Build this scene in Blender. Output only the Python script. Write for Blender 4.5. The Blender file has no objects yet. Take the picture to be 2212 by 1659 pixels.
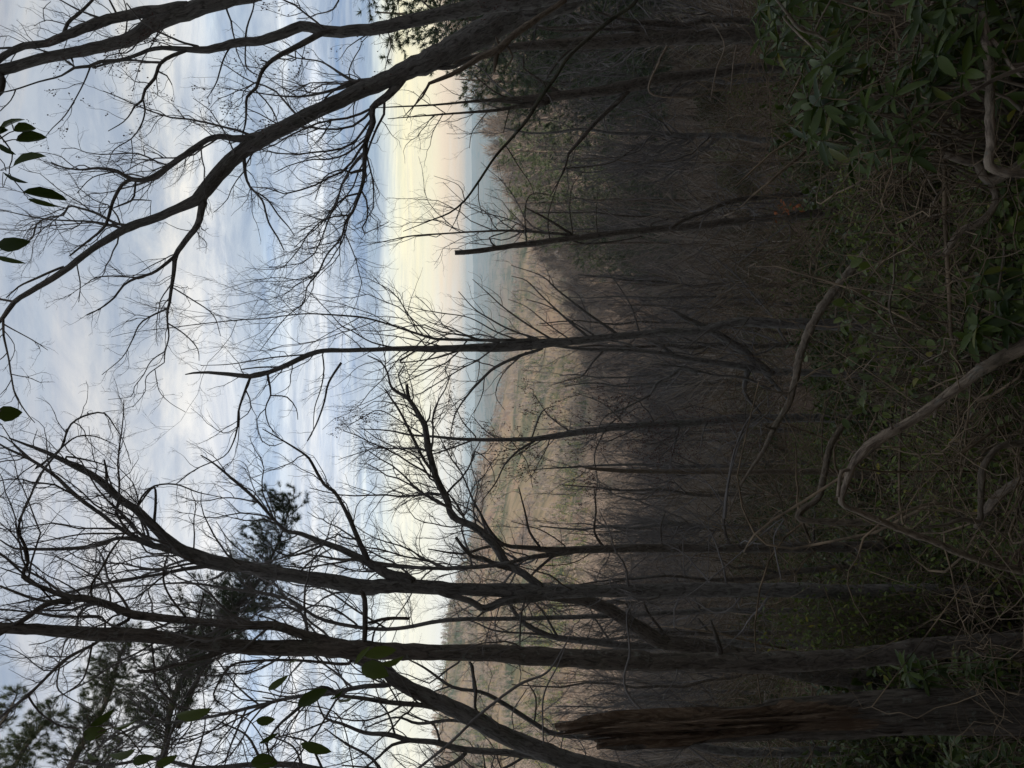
import bpy, math, random
import numpy as np
from mathutils import Vector
rng = np.random.default_rng(7)
random.seed(7)
SC = bpy.context.scene
COL = SC.collection

# ------------------------------------------------------------------ camera
F = 1600.0                      # focal length in pixels of a 2212 px wide frame
PITCH = math.radians(3.25)       # looking slightly down
cam_d = bpy.data.cameras.new("camera")
cam_d.sensor_width = 36.0
cam_d.lens = 36.0 * F / 2212.0
cam_d.clip_start = 0.05
cam_d.clip_end = 90000
cam = bpy.data.objects.new("camera", cam_d)
COL.objects.link(cam)
from mathutils import Matrix
fw = Vector((0, math.cos(PITCH), -math.sin(PITCH)))
up = Vector((0, math.sin(PITCH), math.cos(PITCH)))
# the phone was turned on its side: picture right is world down, picture up is world right
cam.matrix_world = Matrix(((-up.x, 1, -fw.x, 0), (-up.y, 0, -fw.y, 0), (-up.z, 0, -fw.z, 0), (0, 0, 0, 1)))
SC.camera = cam

# ------------------------------------------------------------------ exposure, world, sun
SC.view_settings.view_transform = 'Standard'
SC.view_settings.look = 'None'
SC.view_settings.exposure = 0.0
SC.view_settings.gamma = 1.0
SC.cycles.max_bounces = 5
SC.cycles.diffuse_bounces = 3
SC.cycles.volume_bounces = 0
SC.cycles.transparent_max_bounces = 4
SUN_EL, SUN_AZ = math.radians(15), math.radians(146)      # behind the camera to the left, low
W = bpy.data.worlds.new("World"); SC.world = W; W.use_nodes = True
nt = W.node_tree; nt.nodes.clear()
def N(tree, t, **kw):
    n = tree.nodes.new(t)
    for k, v in kw.items():
        if k.startswith('i_'):
            n.inputs[int(k[2:]) if k[2:].isdigit() else k[2:].replace('_', ' ')].default_value = v
        else: setattr(n, k, v)
    return n
def math_n(tree, op, a, b=None, c=None, clamp=False):
    n = tree.nodes.new('ShaderNodeMath'); n.operation = op; n.use_clamp = clamp
    for i, x in enumerate((a, b, c)):
        if x is None: continue
        if isinstance(x, (int, float)): n.inputs[i].default_value = x
        else: tree.links.new(x, n.inputs[i])
    return n.outputs[0]
def ramp(tree, fac, stops, interp='LINEAR'):
    n = tree.nodes.new('ShaderNodeValToRGB'); n.color_ramp.interpolation = interp
    cr = n.color_ramp
    while len(cr.elements) < len(stops): cr.elements.new(0.5)
    for e, (p, c) in zip(cr.elements, stops):
        e.position = p; e.color = (*c, 1) if len(c) == 3 else c
    tree.links.new(fac, n.inputs[0]); return n.outputs[0]
def mixc(tree, f, a, b, mode='MIX'):
    n = tree.nodes.new('ShaderNodeMix'); n.data_type = 'RGBA'; n.blend_type = mode
    for s, x in ((n.inputs[0], f), (n.inputs[6], a), (n.inputs[7], b)):
        if isinstance(x, (int, float)): s.default_value = x
        elif isinstance(x, tuple): s.default_value = (*x, 1)
        else: tree.links.new(x, s)
    return n.outputs[2]
def lin(r, g, b):
    return tuple(((c / 255) / 12.92 if c <= 10 else ((c / 255 + .055) / 1.055) ** 2.4) for c in (r, g, b))
sky = N(nt, 'ShaderNodeTexSky', sky_type='NISHITA', sun_disc=False, sun_elevation=SUN_EL, sun_rotation=SUN_AZ)
geo = N(nt, 'ShaderNodeTexCoord')
sep = N(nt, 'ShaderNodeSeparateXYZ'); nt.links.new(geo.outputs['Generated'], sep.inputs[0])
dx, dy, dz = sep.outputs
# cloud layers live on a plane above: project the direction on it so they flatten toward the horizon
zc = math_n(nt, 'ADD', math_n(nt, 'MAXIMUM', dz, 0.0), 0.06)
comb = N(nt, 'ShaderNodeCombineXYZ')
nt.links.new(math_n(nt, 'DIVIDE', dx, zc), comb.inputs[0]); nt.links.new(math_n(nt, 'DIVIDE', dy, zc), comb.inputs[1])
def wnoise(scale, detail, rough, stretch=(1, 1, 1), off=(0, 0, 0), dist=0.0):
    m = N(nt, 'ShaderNodeMapping'); m.inputs['Scale'].default_value = stretch; m.inputs['Location'].default_value = off
    nt.links.new(comb.outputs[0], m.inputs[0])
    n = N(nt, 'ShaderNodeTexNoise'); n.inputs['Scale'].default_value = scale; n.inputs['Detail'].default_value = detail
    n.inputs['Roughness'].default_value = rough; n.inputs['Distortion'].default_value = dist
    nt.links.new(m.outputs[0], n.inputs['Vector']); return n.outputs['Fac']
el = math_n(nt, 'MAXIMUM', dz, 0.0)
warp = math_n(nt, 'MULTIPLY', math_n(nt, 'SUBTRACT', wnoise(0.55, 4, .6, (1, .6, 1)), 0.5), 0.06)
warp = math_n(nt, 'MULTIPLY', warp, math_n(nt, 'MINIMUM', math_n(nt, 'MULTIPLY', el, 6.0), 1.0))
elw = math_n(nt, 'SUBTRACT', math_n(nt, 'ADD', el, warp), .008)
RIGHT = [(0, lin(228, 205, 180)), (.025, lin(242, 222, 196)), (.045, lin(246, 238, 206)), (.080, lin(250, 242, 206)), (.098, lin(226, 232, 226)),
         (.108, lin(158, 176, 198)), (.14, lin(136, 158, 188)), (.158, lin(165, 188, 212)), (.172, lin(214, 222, 234)), (.22, lin(212, 220, 230)), (.26, lin(172, 196, 220)),
         (.30, lin(214, 218, 222)), (.36, lin(224, 221, 214)), (.42, lin(214, 212, 208)), (.50, lin(188, 188, 191)), (.62, lin(160, 162, 168))]
LEFT = [(0, lin(226, 226, 222)), (.03, lin(238, 238, 232)), (.06, lin(248, 245, 226)), (.085, lin(248, 246, 230)), (.12, lin(222, 232, 238)),
        (.16, lin(234, 236, 238)), (.20, lin(228, 231, 236)), (.25, lin(200, 214, 230)), (.30, lin(220, 223, 229)), (.38, lin(214, 216, 220)), (.48, lin(194, 197, 204)), (.62, lin(166, 170, 180))]
cr_ = ramp(nt, elw, RIGHT); cl_ = ramp(nt, elw, LEFT)
azf = math_n(nt, 'ADD', math_n(nt, 'MULTIPLY', dx, 1.6), math_n(nt, 'MULTIPLY', math_n(nt, 'SUBTRACT', wnoise(.8, 3, .5, off=(5, 2, 0)), .5), .9))
azf = math_n(nt, 'MULTIPLY_ADD', azf, 1.5, 0.35, clamp=True)
cloud = mixc(nt, azf, cl_, cr_)
wis = ramp(nt, wnoise(1.6, 7, .62, (.55, 1.3, 1), (1, 4, 0), .6), [(.34, (.74, .81, .92)), (.50, (1, 1, 1)), (.64, (1.18, 1.15, 1.10))])
wfac = math_n(nt, 'MULTIPLY', math_n(nt, 'MULTIPLY', math_n(nt, 'SUBTRACT', el, .05), 9.0, clamp=True), .9)
cloud = mixc(nt, wfac, cloud, mixc(nt, 1.0, cloud, wis, 'MULTIPLY'))
gap = ramp(nt, wnoise(.9, 5, .55, (.6, 1.2, 1), (7, 1, 0), .4), [(.50, (0, 0, 0)), (.68, (1, 1, 1))])
patch = ramp(nt, wnoise(1.25, 8, .64, (.42, 1.0, 1), (3, 9, 0), .9), [(.45, (0, 0, 0)), (.56, (.85, .85, .85))])
cloud = mixc(nt, math_n(nt, 'MULTIPLY', patch, wfac), cloud, lin(170, 182, 198))
fluff = ramp(nt, wnoise(3.6, 8, .66, (.8, 1.1, 1), (2, 2, 0), .7), [(.38, (.80, .84, .90)), (.60, (1.14, 1.12, 1.08))])
cloud = mixc(nt, wfac, cloud, mixc(nt, 1.0, cloud, fluff, 'MULTIPLY'))
skyb = mixc(nt, 1.0, sky.outputs[0], (.11, .11, .11), 'MULTIPLY')
cloud = mixc(nt, math_n(nt, 'MULTIPLY', gap, .16), cloud, skyb)
# unseen sky behind the camera and overhead is dimmed to darken the foreground, and there is nothing below the horizon but dim ground light
back = math_n(nt, 'MULTIPLY_ADD', dy, .9, .42, clamp=True)
back = math_n(nt, 'MULTIPLY_ADD', back, .50, .50)
cloud = mixc(nt, 1.0, cloud, (1, 1, 1), 'MULTIPLY')
vm = N(nt, 'ShaderNodeVectorMath', operation='SCALE'); nt.links.new(cloud, vm.inputs[0]); nt.links.new(back, vm.inputs[3])
below = math_n(nt, 'MULTIPLY_ADD', dz, 40.0, 3.0, clamp=True)
fin = mixc(nt, below, (.02, .018, .015), vm.outputs[0])
bg = N(nt, 'ShaderNodeBackground'); nt.links.new(fin, bg.inputs[0]); bg.inputs[1].default_value = 1.12
wo = N(nt, 'ShaderNodeOutputWorld'); nt.links.new(bg.outputs[0], wo.inputs[0])
W.cycles.sampling_method = 'MANUAL'; W.cycles.sample_map_resolution = 512
sd = bpy.data.lights.new("sun", 'SUN'); sd.energy = 5.0; sd.angle = math.radians(9); sd.color = (1, .86, .72)
so = bpy.data.objects.new("sun", sd); COL.objects.link(so)
sdir = Vector((math.sin(SUN_AZ) * math.cos(SUN_EL), math.cos(SUN_AZ) * math.cos(SUN_EL), math.sin(SUN_EL)))
so.rotation_euler = sdir.to_track_quat('Z', 'Y').to_euler()
so.location = (0, -20, 60)

# ------------------------------------------------------------------ helpers
def s_of_u(u): return math.tan(math.atan((u - 1106.0) / F) + PITCH)
def P(u, v, Y):
    """world point seen at (u, v) of the 2212 px frame at forward distance Y"""
    a = (829.5 - v) / F; b = (1106.0 - u) / F
    r = fw + b * up + Vector((a, 0, 0))
    return r * (Y / r.y)
def mesh_np(name, V, faces, smooth=True, uv=None):
    """faces: list of int arrays (n,3) or (n,4)"""
    me = bpy.data.meshes.new(name)
    V = np.asarray(V, np.float32)
    faces = [f for f in faces if len(f)]
    nl = sum(f.size for f in faces); nf = sum(len(f) for f in faces)
    me.vertices.add(len(V)); me.vertices.foreach_set('co', V.ravel())
    me.loops.add(nl); me.polygons.add(nf)
    me.loops.foreach_set('vertex_index', np.concatenate([f.ravel() for f in faces]).astype(np.int32))
    tot = np.concatenate([np.full(len(f), f.shape[1]) for f in faces])
    st = np.concatenate([[0], np.cumsum(tot)[:-1]]).astype(np.int32)
    me.polygons.foreach_set('loop_start', st)
    if smooth: me.polygons.foreach_set('use_smooth', np.ones(nf, bool))
    if uv is not None:
        l = me.uv_layers.new(name='UVMap')
        idx = np.concatenate([f.ravel() for f in faces])
        l.data.foreach_set('uv', np.asarray(uv, np.float32)[idx].ravel())
    me.update(calc_edges=True)
    return me
def link(name, me, mat=None, parent=None, **props):
    o = bpy.data.objects.new(name, me); COL.objects.link(o)
    if mat is not None and me is not None: me.materials.clear(); me.materials.append(mat)
    if parent is not None: o.parent = parent
    for k, v in props.items(): o[k] = v
    return o
def nrm(a): return a / np.maximum(np.linalg.norm(a, axis=-1, keepdims=True), 1e-9)
def tubes(PT, R, sides, bump=0.0):
    """PT (M,n,3), R (M,n) -> verts, quads, uv"""
    if not len(PT): return np.zeros((0, 3)), np.zeros((0, 4), int), np.zeros((0, 2))
    PT = np.asarray(PT, float); R = np.asarray(R, float)
    M, n, _ = PT.shape
    T = np.empty_like(PT); T[:, 1:-1] = PT[:, 2:] - PT[:, :-2]; T[:, 0] = PT[:, 1] - PT[:, 0]; T[:, -1] = PT[:, -1] - PT[:, -2]
    T = nrm(T)
    D = nrm(PT[:, -1] - PT[:, 0])
    ref = np.zeros((M, 3)); ax = np.argmin(np.abs(D), axis=1); ref[np.arange(M), ax] = 1
    ref = ref[:, None, :]
    A = nrm(np.cross(T, ref)); B = np.cross(T, A)
    th = np.arange(sides) * 2 * np.pi / sides
    rr = R[:, :, None, None]
    if bump > 0:
        k = 1 + bump * (rng.random((M, n, sides, 1)) - .5)
        fl = rng.random((M, 1, sides, 1)) * bump
        rr = rr * (k + fl)
    V = PT[:, :, None, :] + rr * (np.cos(th)[None, None, :, None] * A[:, :, None, :] + np.sin(th)[None, None, :, None] * B[:, :, None, :])
    base = (np.arange(M) * n * sides)[:, None, None]
    i = np.arange(n - 1)[None, :, None] * sides; j = np.arange(sides)[None, None, :]; j2 = (j + 1) % sides
    q = np.stack([base + i + j, base + i + j2, base + i + sides + j2, base + i + sides + j], -1).reshape(-1, 4)
    L = np.concatenate([np.zeros((M, 1)), np.cumsum(np.linalg.norm(np.diff(PT, axis=1), axis=2), 1)], 1)
    mr = R.mean(1)[:, None, None]
    uv = np.stack(np.broadcast_arrays(np.abs(np.arange(sides) / sides * 2 - 1)[None, None, :] * mr * 3.1, L[:, :, None] + 0 * mr), -1).reshape(-1, 2)
    return V.reshape(-1, 3), q, uv
def join(parts):
    parts = [p for p in parts if len(p[0])]
    if not parts: return np.zeros((3, 3)), np.array([[0, 1, 2, 2]])[:0], np.zeros((3, 2))
    V, Q, U, off = [], [], [], 0
    for v, q, u in parts:
        V.append(v); Q.append(q + off); U.append(u); off += len(v)
    return np.concatenate(V), np.concatenate(Q), np.concatenate(U)
def catmull(pts, rad, step):
    pts = np.asarray(pts, float); rad = np.asarray(rad, float)
    if len(pts) == 2: pts = np.array([pts[0], (pts[0] + pts[1]) / 2, pts[1]]); rad = np.array([rad[0], rad.mean(), rad[1]])
    p = np.concatenate([[2 * pts[0] - pts[1]], pts, [2 * pts[-1] - pts[-2]]])
    out, ro = [], []
    for i in range(1, len(p) - 2):
        L = np.linalg.norm(p[i + 1] - p[i]); k = max(1, int(round(L / step)))
        t = (np.arange(k) / k)[:, None]
        out.append(.5 * (2 * p[i] + (p[i + 1] - p[i - 1]) * t + (2 * p[i - 1] - 5 * p[i] + 4 * p[i + 1] - p[i + 2]) * t ** 2 + (3 * p[i] - p[i - 1] - 3 * p[i + 1] + p[i + 2]) * t ** 3))
        ro.append(rad[i - 1] + (rad[i] - rad[i - 1]) * t[:, 0])
    out.append(p[-2][None]); ro.append(rad[-1:])
    return np.concatenate(out), np.concatenate(ro)
def resample(pts, rad, n):
    L = np.concatenate([[0], np.cumsum(np.linalg.norm(np.diff(pts, axis=0), axis=1))])
    t = np.linspace(0, L[-1], n)
    return np.stack([np.interp(t, L, pts[:, k]) for k in range(3)], 1), np.interp(t, L, rad)
def grow(PT, R, per_m, lf, npts, ang=(28, 60), wob=.35, trop=.12, rmin=.0014, lmin=.12, lmax=9, t0=.15, rf=.6, side=None, maxn=None, tipbias=1.0, thk=.010):
    """spawn child twigs along parents, vectorised; returns (K,npts,3),(K,npts)"""
    M, n, _ = PT.shape
    seg = np.linalg.norm(np.diff(PT, axis=1), axis=2); L = seg.sum(1)
    cnt = np.floor(L * per_m * (1 - t0) + rng.random(M)).astype(int)
    if maxn: cnt = np.minimum(cnt, maxn)
    idx = np.repeat(np.arange(M), cnt); K = len(idx)
    if K == 0: return np.zeros((0, npts, 3)), np.zeros((0, npts))
    t = t0 + (1 - t0) * rng.random(K) ** (1 / tipbias) * .98
    f = t * (n - 1); i0 = np.minimum(f.astype(int), n - 2); w = (f - i0)[:, None]
    pos = PT[idx, i0] * (1 - w) + PT[idx, i0 + 1] * w
    rad = R[idx, i0] * (1 - w[:, 0]) + R[idx, i0 + 1] * w[:, 0]
    tan = nrm(PT[idx, i0 + 1] - PT[idx, i0])
    rv = nrm(rng.normal(size=(K, 3))); perp = nrm(rv - (rv * tan).sum(1, keepdims=True) * tan)
    a = np.radians(rng.uniform(*ang, K))[:, None]
    d = np.cos(a) * tan + np.sin(a) * perp
    ln = np.clip(lf * L[idx] * (1.15 - .75 * t) * rng.uniform(.45, 1.25, K), lmin, lmax)
    step = (ln / (npts - 1))[:, None]
    out = np.empty((K, npts, 3)); out[:, 0] = pos
    bend = rng.normal(size=(K, 3)) * wob * .4
    for k in range(1, npts):
        d = nrm(d + rng.normal(size=(K, 3)) * wob * .55 + bend * .3 + np.array([0, 0, trop]))
        out[:, k] = out[:, k - 1] + d * step
    r0 = np.clip(rad * rf, rmin, np.maximum(thk * ln, rmin)); r1 = np.maximum(r0 * .3, rmin * .7)
    s = np.linspace(0, 1, npts)[None]
    return out, r0[:, None] * (1 - s) + r1[:, None] * s

# value noise
_H = rng.random((256, 256))
def vnoise(x, y):
    xi = np.floor(x).astype(int); yi = np.floor(y).astype(int); fx = x - xi; fy = y - yi
    fx = fx * fx * (3 - 2 * fx); fy = fy * fy * (3 - 2 * fy)
    g = lambda a, b: _H[a & 255, b & 255]
    return (g(xi, yi) * (1 - fx) + g(xi + 1, yi) * fx) * (1 - fy) + (g(xi, yi + 1) * (1 - fx) + g(xi + 1, yi + 1) * fx) * fy - .5
def fbm(x, y, o=4):
    return sum(vnoise(x * 2 ** k + 17 * k, y * 2 ** k + 31 * k) * .5 ** k for k in range(o))

# ------------------------------------------------------------------ terrain height
TV = np.array([-900, 0, 350, 500, 620, 800, 950, 1100, 1400, 1659, 2600], float)
TY = np.array([0.01, 3, 8, 15, 35, 80, 200, 300, 400, 700, 1200, 1500, 2500, 3600, 4500, 5600, 6300, 7000, 7800, 9000, 10200], float)
TS = {  # down-slope (drop / distance) per column
 0: None,
 3: [.93, .93, .93, .93, .95, 1.0, 1.05, 1.12, 1.2, 1.2, 1.2],
 8: [.60, .68, .72, .74, .74, .76, .78, .80, .82, .82, .80],
 15: [.50, .58, .62, .64, .64, .64, .63, .62, .62, .60, .55],
 35: [.30, .40, .44, .46, .46, .46, .46, .45, .44, .43, .4],
 80: [.10, .26, .32, .35, .36, .37, .37, .37, .36, .34, .3],
 200: [-.10, .05, .125, .18, .225, .26, .27, .275, .265, .235, .2],
 300: [-.08, .0, .07, .12, .165, .20, .21, .215, .205, .18, .15],
 400: [.0, .03, .10, .16, .20, .22, .21, .205, .18, .15, .12],
 700: [.05, .09, .12, .15, .165, .165, .145, .12, .08, .055, .04],
 1200: [.05, .06, .075, .085, .080, .065, .050, .030, -.008, -.03, -.04],
 1500: [.07, .07, .085, .095, .09, .08, .065, .045, .01, -.01, -.02],
 2500: [.06] * 11,
 3600: [.05, .05, .055, .056, .05, .05, .055, .05, .05, .05, .05],
 4500: [.030, .034, .040, .042, .030, .025, .032, .05, .05, .05, .05],
 5600: [.036] * 11,
 6300: [.030] * 11,
 7000: [.018, .018, .020, .021, .022, .020, .014, .013, .014, .016, .02],
 7800: [.022] * 11,
 9000: [.007, .007, .007, .006, .009, .013, .012, .006, .007, .009, .009],
 10200: [.012] * 11}
_vg = np.arange(-900, 2601, 10.0)
_Z = []
for y in TY:
    if y < 1: _Z.append(np.full(len(_vg), -1.6)); continue
    s = np.interp(_vg, TV, TS[int(y)]) - (.010 if 100 < y < 8000 else .006 if y < 9500 else .004) * (y > 30)
    k = np.ones(13) / 13; s = np.convolve(np.pad(s, 6, 'edge'), k, 'valid')
    _Z.append(-s * y)
_Z = np.array(_Z)
def hgt(x, y):
    x = np.asarray(x, float); y = np.asarray(y, float)
    r = np.hypot(x, y) + 1e-6
    ca = y / r
    Y = r * np.maximum(ca, .5)
    v = 829.5 - F * np.clip(x / np.maximum(Y, 1e-6), -1.05, 1.05)
    lg = np.log(np.clip(Y, .02, 10200)); fy = np.interp(lg, np.log(TY), np.arange(len(TY)))
    i0 = np.minimum(fy.astype(int), len(TY) - 2); w = fy - i0
    # interpolate height linearly in distance between rows
    Yc = np.clip(Y, .02, 10200); w = (Yc - TY[i0]) / (TY[i0 + 1] - TY[i0])
    w = w * w * (3 - 2 * w) * .35 + w * .65
    fv = np.clip((v + 900) / 10, 0, len(_vg) - 1.001); j0 = fv.astype(int); wv = fv - j0
    z = (_Z[i0, j0] * (1 - wv) + _Z[i0, j0 + 1] * wv) * (1 - w) + (_Z[i0 + 1, j0] * (1 - wv) + _Z[i0 + 1, j0 + 1] * wv) * w
    zb = -1.6 + .50 * np.minimum(r, 72) * np.clip(-y / r + .35, 0, 1) - np.clip(r - 200, 0, 500) * .25
    b = np.clip((ca + .15) / .5, 0, 1); b = b * b * (3 - 2 * b)
    z = z * b + zb * (1 - b)
    z = z + fbm(x / 3.1, y / 3.1, 3) * np.clip(r * .03, 0, .35) + fbm(x / 34, y / 34, 3) * np.clip((r - 10) * .02, 0, 2.4)
    z = z + fbm(x / 260, y / 260, 4) * np.clip((r - 180) * .04, 0, 36) * np.clip((9000 - r) / 3000, .25, 1) + fbm(x / 1500, y / 1500, 4) * np.clip((r - 2500) * .02, 0, 34)
    return z
def hz(x, y): return float(hgt(np.array([x]), np.array([y]))[0])

# ------------------------------------------------------------------ materials
MATS = {}
def newmat(name):
    m = bpy.data.materials.new(name); m.use_nodes = True
    t = m.node_tree; t.nodes.clear()
    b = t.nodes.new('ShaderNodeBsdfPrincipled'); o = t.nodes.new('ShaderNodeOutputMaterial')
    t.links.new(b.outputs[0], o.inputs[0]); MATS[name] = m
    return m, t, b
def tnoise(t, coord, scale, detail=5, rough=.55, stretch=None, dist=0.):
    tc = t.nodes.new('ShaderNodeTexCoord'); src = tc.outputs[coord]
    if coord == 'Position':
        pass
    if stretch:
        m = t.nodes.new('ShaderNodeMapping'); m.inputs['Scale'].default_value = stretch; t.links.new(src, m.inputs[0]); src = m.outputs[0]
    n = t.nodes.new('ShaderNodeTexNoise'); n.inputs['Scale'].default_value = scale; n.inputs['Detail'].default_value = detail
    n.inputs['Roughness'].default_value = rough; n.inputs['Distortion'].default_value = dist
    t.links.new(src, n.inputs['Vector']); return n.outputs['Fac']
def bump(t, b, h, strength=.6, dist=.02):
    n = t.nodes.new('ShaderNodeBump'); n.inputs['Strength'].default_value = strength; n.inputs['Distance'].default_value = dist
    t.links.new(h, n.inputs['Height']); t.links.new(n.outputs[0], b.inputs['Normal'])
def bark(name, c0, c1, moss=0.25, furrow=26):
    m, t, b = newmat(name)
    n1 = tnoise(t, 'UV', furrow, 8, .68, (1.0, .26, 1), 1.2)
    n2 = tnoise(t, 'Object', 3.0, 5, .6)
    col = ramp(t, n1, [(.36, c0), (.5, tuple((a + b2) / 2 for a, b2 in zip(c0, c1))), (.66, c1)])
    mo = ramp(t, n2, [(.52, (0, 0, 0)), (.7, (1, 1, 1))])
    col = mixc(t, math_n(t, 'MULTIPLY', mo, moss), col, (.085, .10, .055))
    li = ramp(t, tnoise(t, 'Object', 11.0, 4, .7), [(.60, (0, 0, 0)), (.66, (1, 1, 1))])
    col = mixc(t, math_n(t, 'MULTIPLY', li, .45), col, (.27, .29, .25))
    t.links.new(col, b.inputs['Base Color']); b.inputs['Roughness'].default_value = .9
    b.inputs['Specular IOR Level'].default_value = .2
    bump(t, b, n1, 1.0, .025)
    return m
M_bark = bark('bark_grey', (.07, .064, .058), (.28, .265, .245))
M_bark2 = bark('bark_brown', (.055, .045, .038), (.21, .18, .15), .2)
M_bark3 = bark('bark_moss', (.03, .027, .02), (.14, .13, .095), .6, 18)
M_pale = bark('bark_pale', (.13, .10, .075), (.50, .40, .30), .3, 46)
M_mid = bark('bark_mid', (.10, .08, .06), (.30, .24, .18), .2, 40)
M_twig = None
def plain(name, c, rough=.8, var=.35, scale=6.):
    m, t, b = newmat(name)
    n = tnoise(t, 'Object', scale, 4)
    col = ramp(t, n, [(.3, tuple(x * (1 - var) for x in c)), (.7, tuple(min(1, x * (1 + var)) for x in c))])
    t.links.new(col, b.inputs['Base Color']); b.inputs['Roughness'].default_value = rough
    b.inputs['Specular IOR Level'].default_value = .25
    return m
M_twig = plain('twig_bark', (.19, .175, .165))
M_twig2 = plain('twig_brown', (.29, .245, .21))
M_bud = plain('bud_red', (.12, .06, .05))
M_tangle = plain('dry_stems', (.17, .125, .08), var=.8, scale=5)
M_cut = plain('broken_wood', (.42, .33, .22))
def leafmat(name, c, c2, gloss=.32, spec=.5, trans=.12):
    m, t, b = newmat(name)
    g = t.nodes.new('ShaderNodeNewGeometry')
    col = ramp(t, g.outputs['Random Per Island'], [(0, c), (.55, c2), (.93, tuple(x * 1.25 for x in c2)), (1, (c2[0] * 2.2, c2[1] * 1.4, c2[2]))])
    t.links.new(col, b.inputs['Base Color']); b.inputs['Roughness'].default_value = gloss
    b.inputs['Specular IOR Level'].default_value = spec
    if trans > 0:
        tr = t.nodes.new('ShaderNodeBsdfTranslucent'); t.links.new(col, tr.inputs[0])
        mx = t.nodes.new('ShaderNodeMixShader'); mx.inputs[0].default_value = trans
        o = [n for n in t.nodes if n.type == 'OUTPUT_MATERIAL'][0]
        t.links.new(b.outputs[0], mx.inputs[1]); t.links.new(tr.outputs[0], mx.inputs[2]); t.links.new(mx.outputs[0], o.inputs[0])
    return m
M_rhodo = leafmat('rhododendron_leaf', (.022, .042, .006), (.058, .086, .012), .42, .28, trans=.25)
M_laurel = leafmat('laurel_leaf', (.055, .088, .014), (.12, .155, .028), .5, .25, trans=.25)
M_ivy = leafmat('briar_leaf', (.045, .070, .012), (.10, .13, .026), .45, .3, trans=.3)
M_needle = leafmat('pine_needle', (.075, .110, .062), (.125, .165, .090), .5, .3, .1)
M_farneedle = leafmat('far_evergreen', (.060, .085, .034), (.135, .145, .052), .8, .1, 0)
M_orange = leafmat('dead_leaf', (.25, .08, .03), (.38, .13, .05), .7, .2, .2)

# ------------------------------------------------------------------ ground
def build_ground():
    az = np.concatenate([np.linspace(-180, -56, 40, endpoint=False), np.linspace(-56, 56, 420, endpoint=False), np.linspace(56, 180, 41)])
    az = np.radians(az[:-1])
    rr = np.concatenate([[0.05], np.geomspace(.6, 9800, 330)])
    A, Rr = np.meshgrid(az, rr)
    X, Y = Rr * np.sin(A), Rr * np.cos(A)
    Z = hgt(X, Y)
    V = np.stack([X, Y, Z], -1).reshape(-1, 3)
    nr, na = X.shape
    i = np.arange(nr - 1)[:, None] * na; j = np.arange(na)[None]; j2 = (j + 1) % na
    q = np.stack([i + j, i + na + j, i + na + j2, i + j2][::-1], -1).reshape(-1, 4)
    me = mesh_np('ground', V, [q])
    m, t, b = newmat('leaf_litter')
    n1 = tnoise(t, 'Object', 9.0, 8, .7)
    n2 = tnoise(t, 'Object', .05, 6, .6)
    n3 = tnoise(t, 'Object', .008, 7, .62, dist=.8)
    c = ramp(t, n1, [(.3, (.075, .052, .038)), (.5, (.18, .125, .09)), (.7, (.29, .21, .15))])
    gr = ramp(t, n2, [(.52, (0, 0, 0)), (.66, (1, 1, 1))])
    c = mixc(t, math_n(t, 'MULTIPLY', gr, .6), c, (.085, .105, .040))
    farc = ramp(t, n3, [(.36, (.085, .10, .045)), (.45, (.20, .165, .09)), (.52, (.36, .27, .165)), (.60, (.30, .20, .13)), (.70, (.17, .125, .095))])
    # farther off the ground turns patchy straw, brown and green with distance
    tc = t.nodes.new('ShaderNodeTexCoord'); ln = t.nodes.new('ShaderNodeVectorMath'); ln.operation = 'LENGTH'
    t.links.new(tc.outputs['Object'], ln.inputs[0])
    ff = math_n(t, 'MULTIPLY_ADD', ln.outputs['Value'], 1 / 250., -.7, clamp=True)
    c = mixc(t, ff, c, farc)
    t.links.new(c, b.inputs['Base Color']); b.inputs['Roughness'].default_value = .95; b.inputs['Specular IOR Level'].default_value = .1
    bump(t, b, n1, 1.0, .10)
    return link('ground', me, m, kind='structure'), float(Z.min())
ground, ZMIN = build_ground()

# haze: one closed box of even air round everything
def build_haze():
    x, y0, y1, z0, z1 = 9900, -9900, 9900, ZMIN - 1, 44
    V = [(a, b, c) for a in (-x, x) for b in (y0, y1) for c in (z0, z1)]
    me = mesh_np('haze', V, [np.array([(0, 1, 3, 2), (4, 6, 7, 5), (0, 4, 5, 1), (2, 3, 7, 6), (0, 2, 6, 4), (1, 5, 7, 3)])], smooth=False)
    m = bpy.data.materials.new('haze_air'); m.use_nodes = True; t = m.node_tree; t.nodes.clear()
    pv = t.nodes.new('ShaderNodeVolumePrincipled'); pv.inputs['Color'].default_value = (.60, .83, 1, 1)
    pv.inputs['Density'].default_value = HAZE; pv.inputs['Anisotropy'].default_value = .0
    o = t.nodes.new('ShaderNodeOutputMaterial'); t.links.new(pv.outputs[0], o.inputs['Volume'])
    return link('haze', me, m, kind='stuff')
HAZE = .00016
build_haze()

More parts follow.
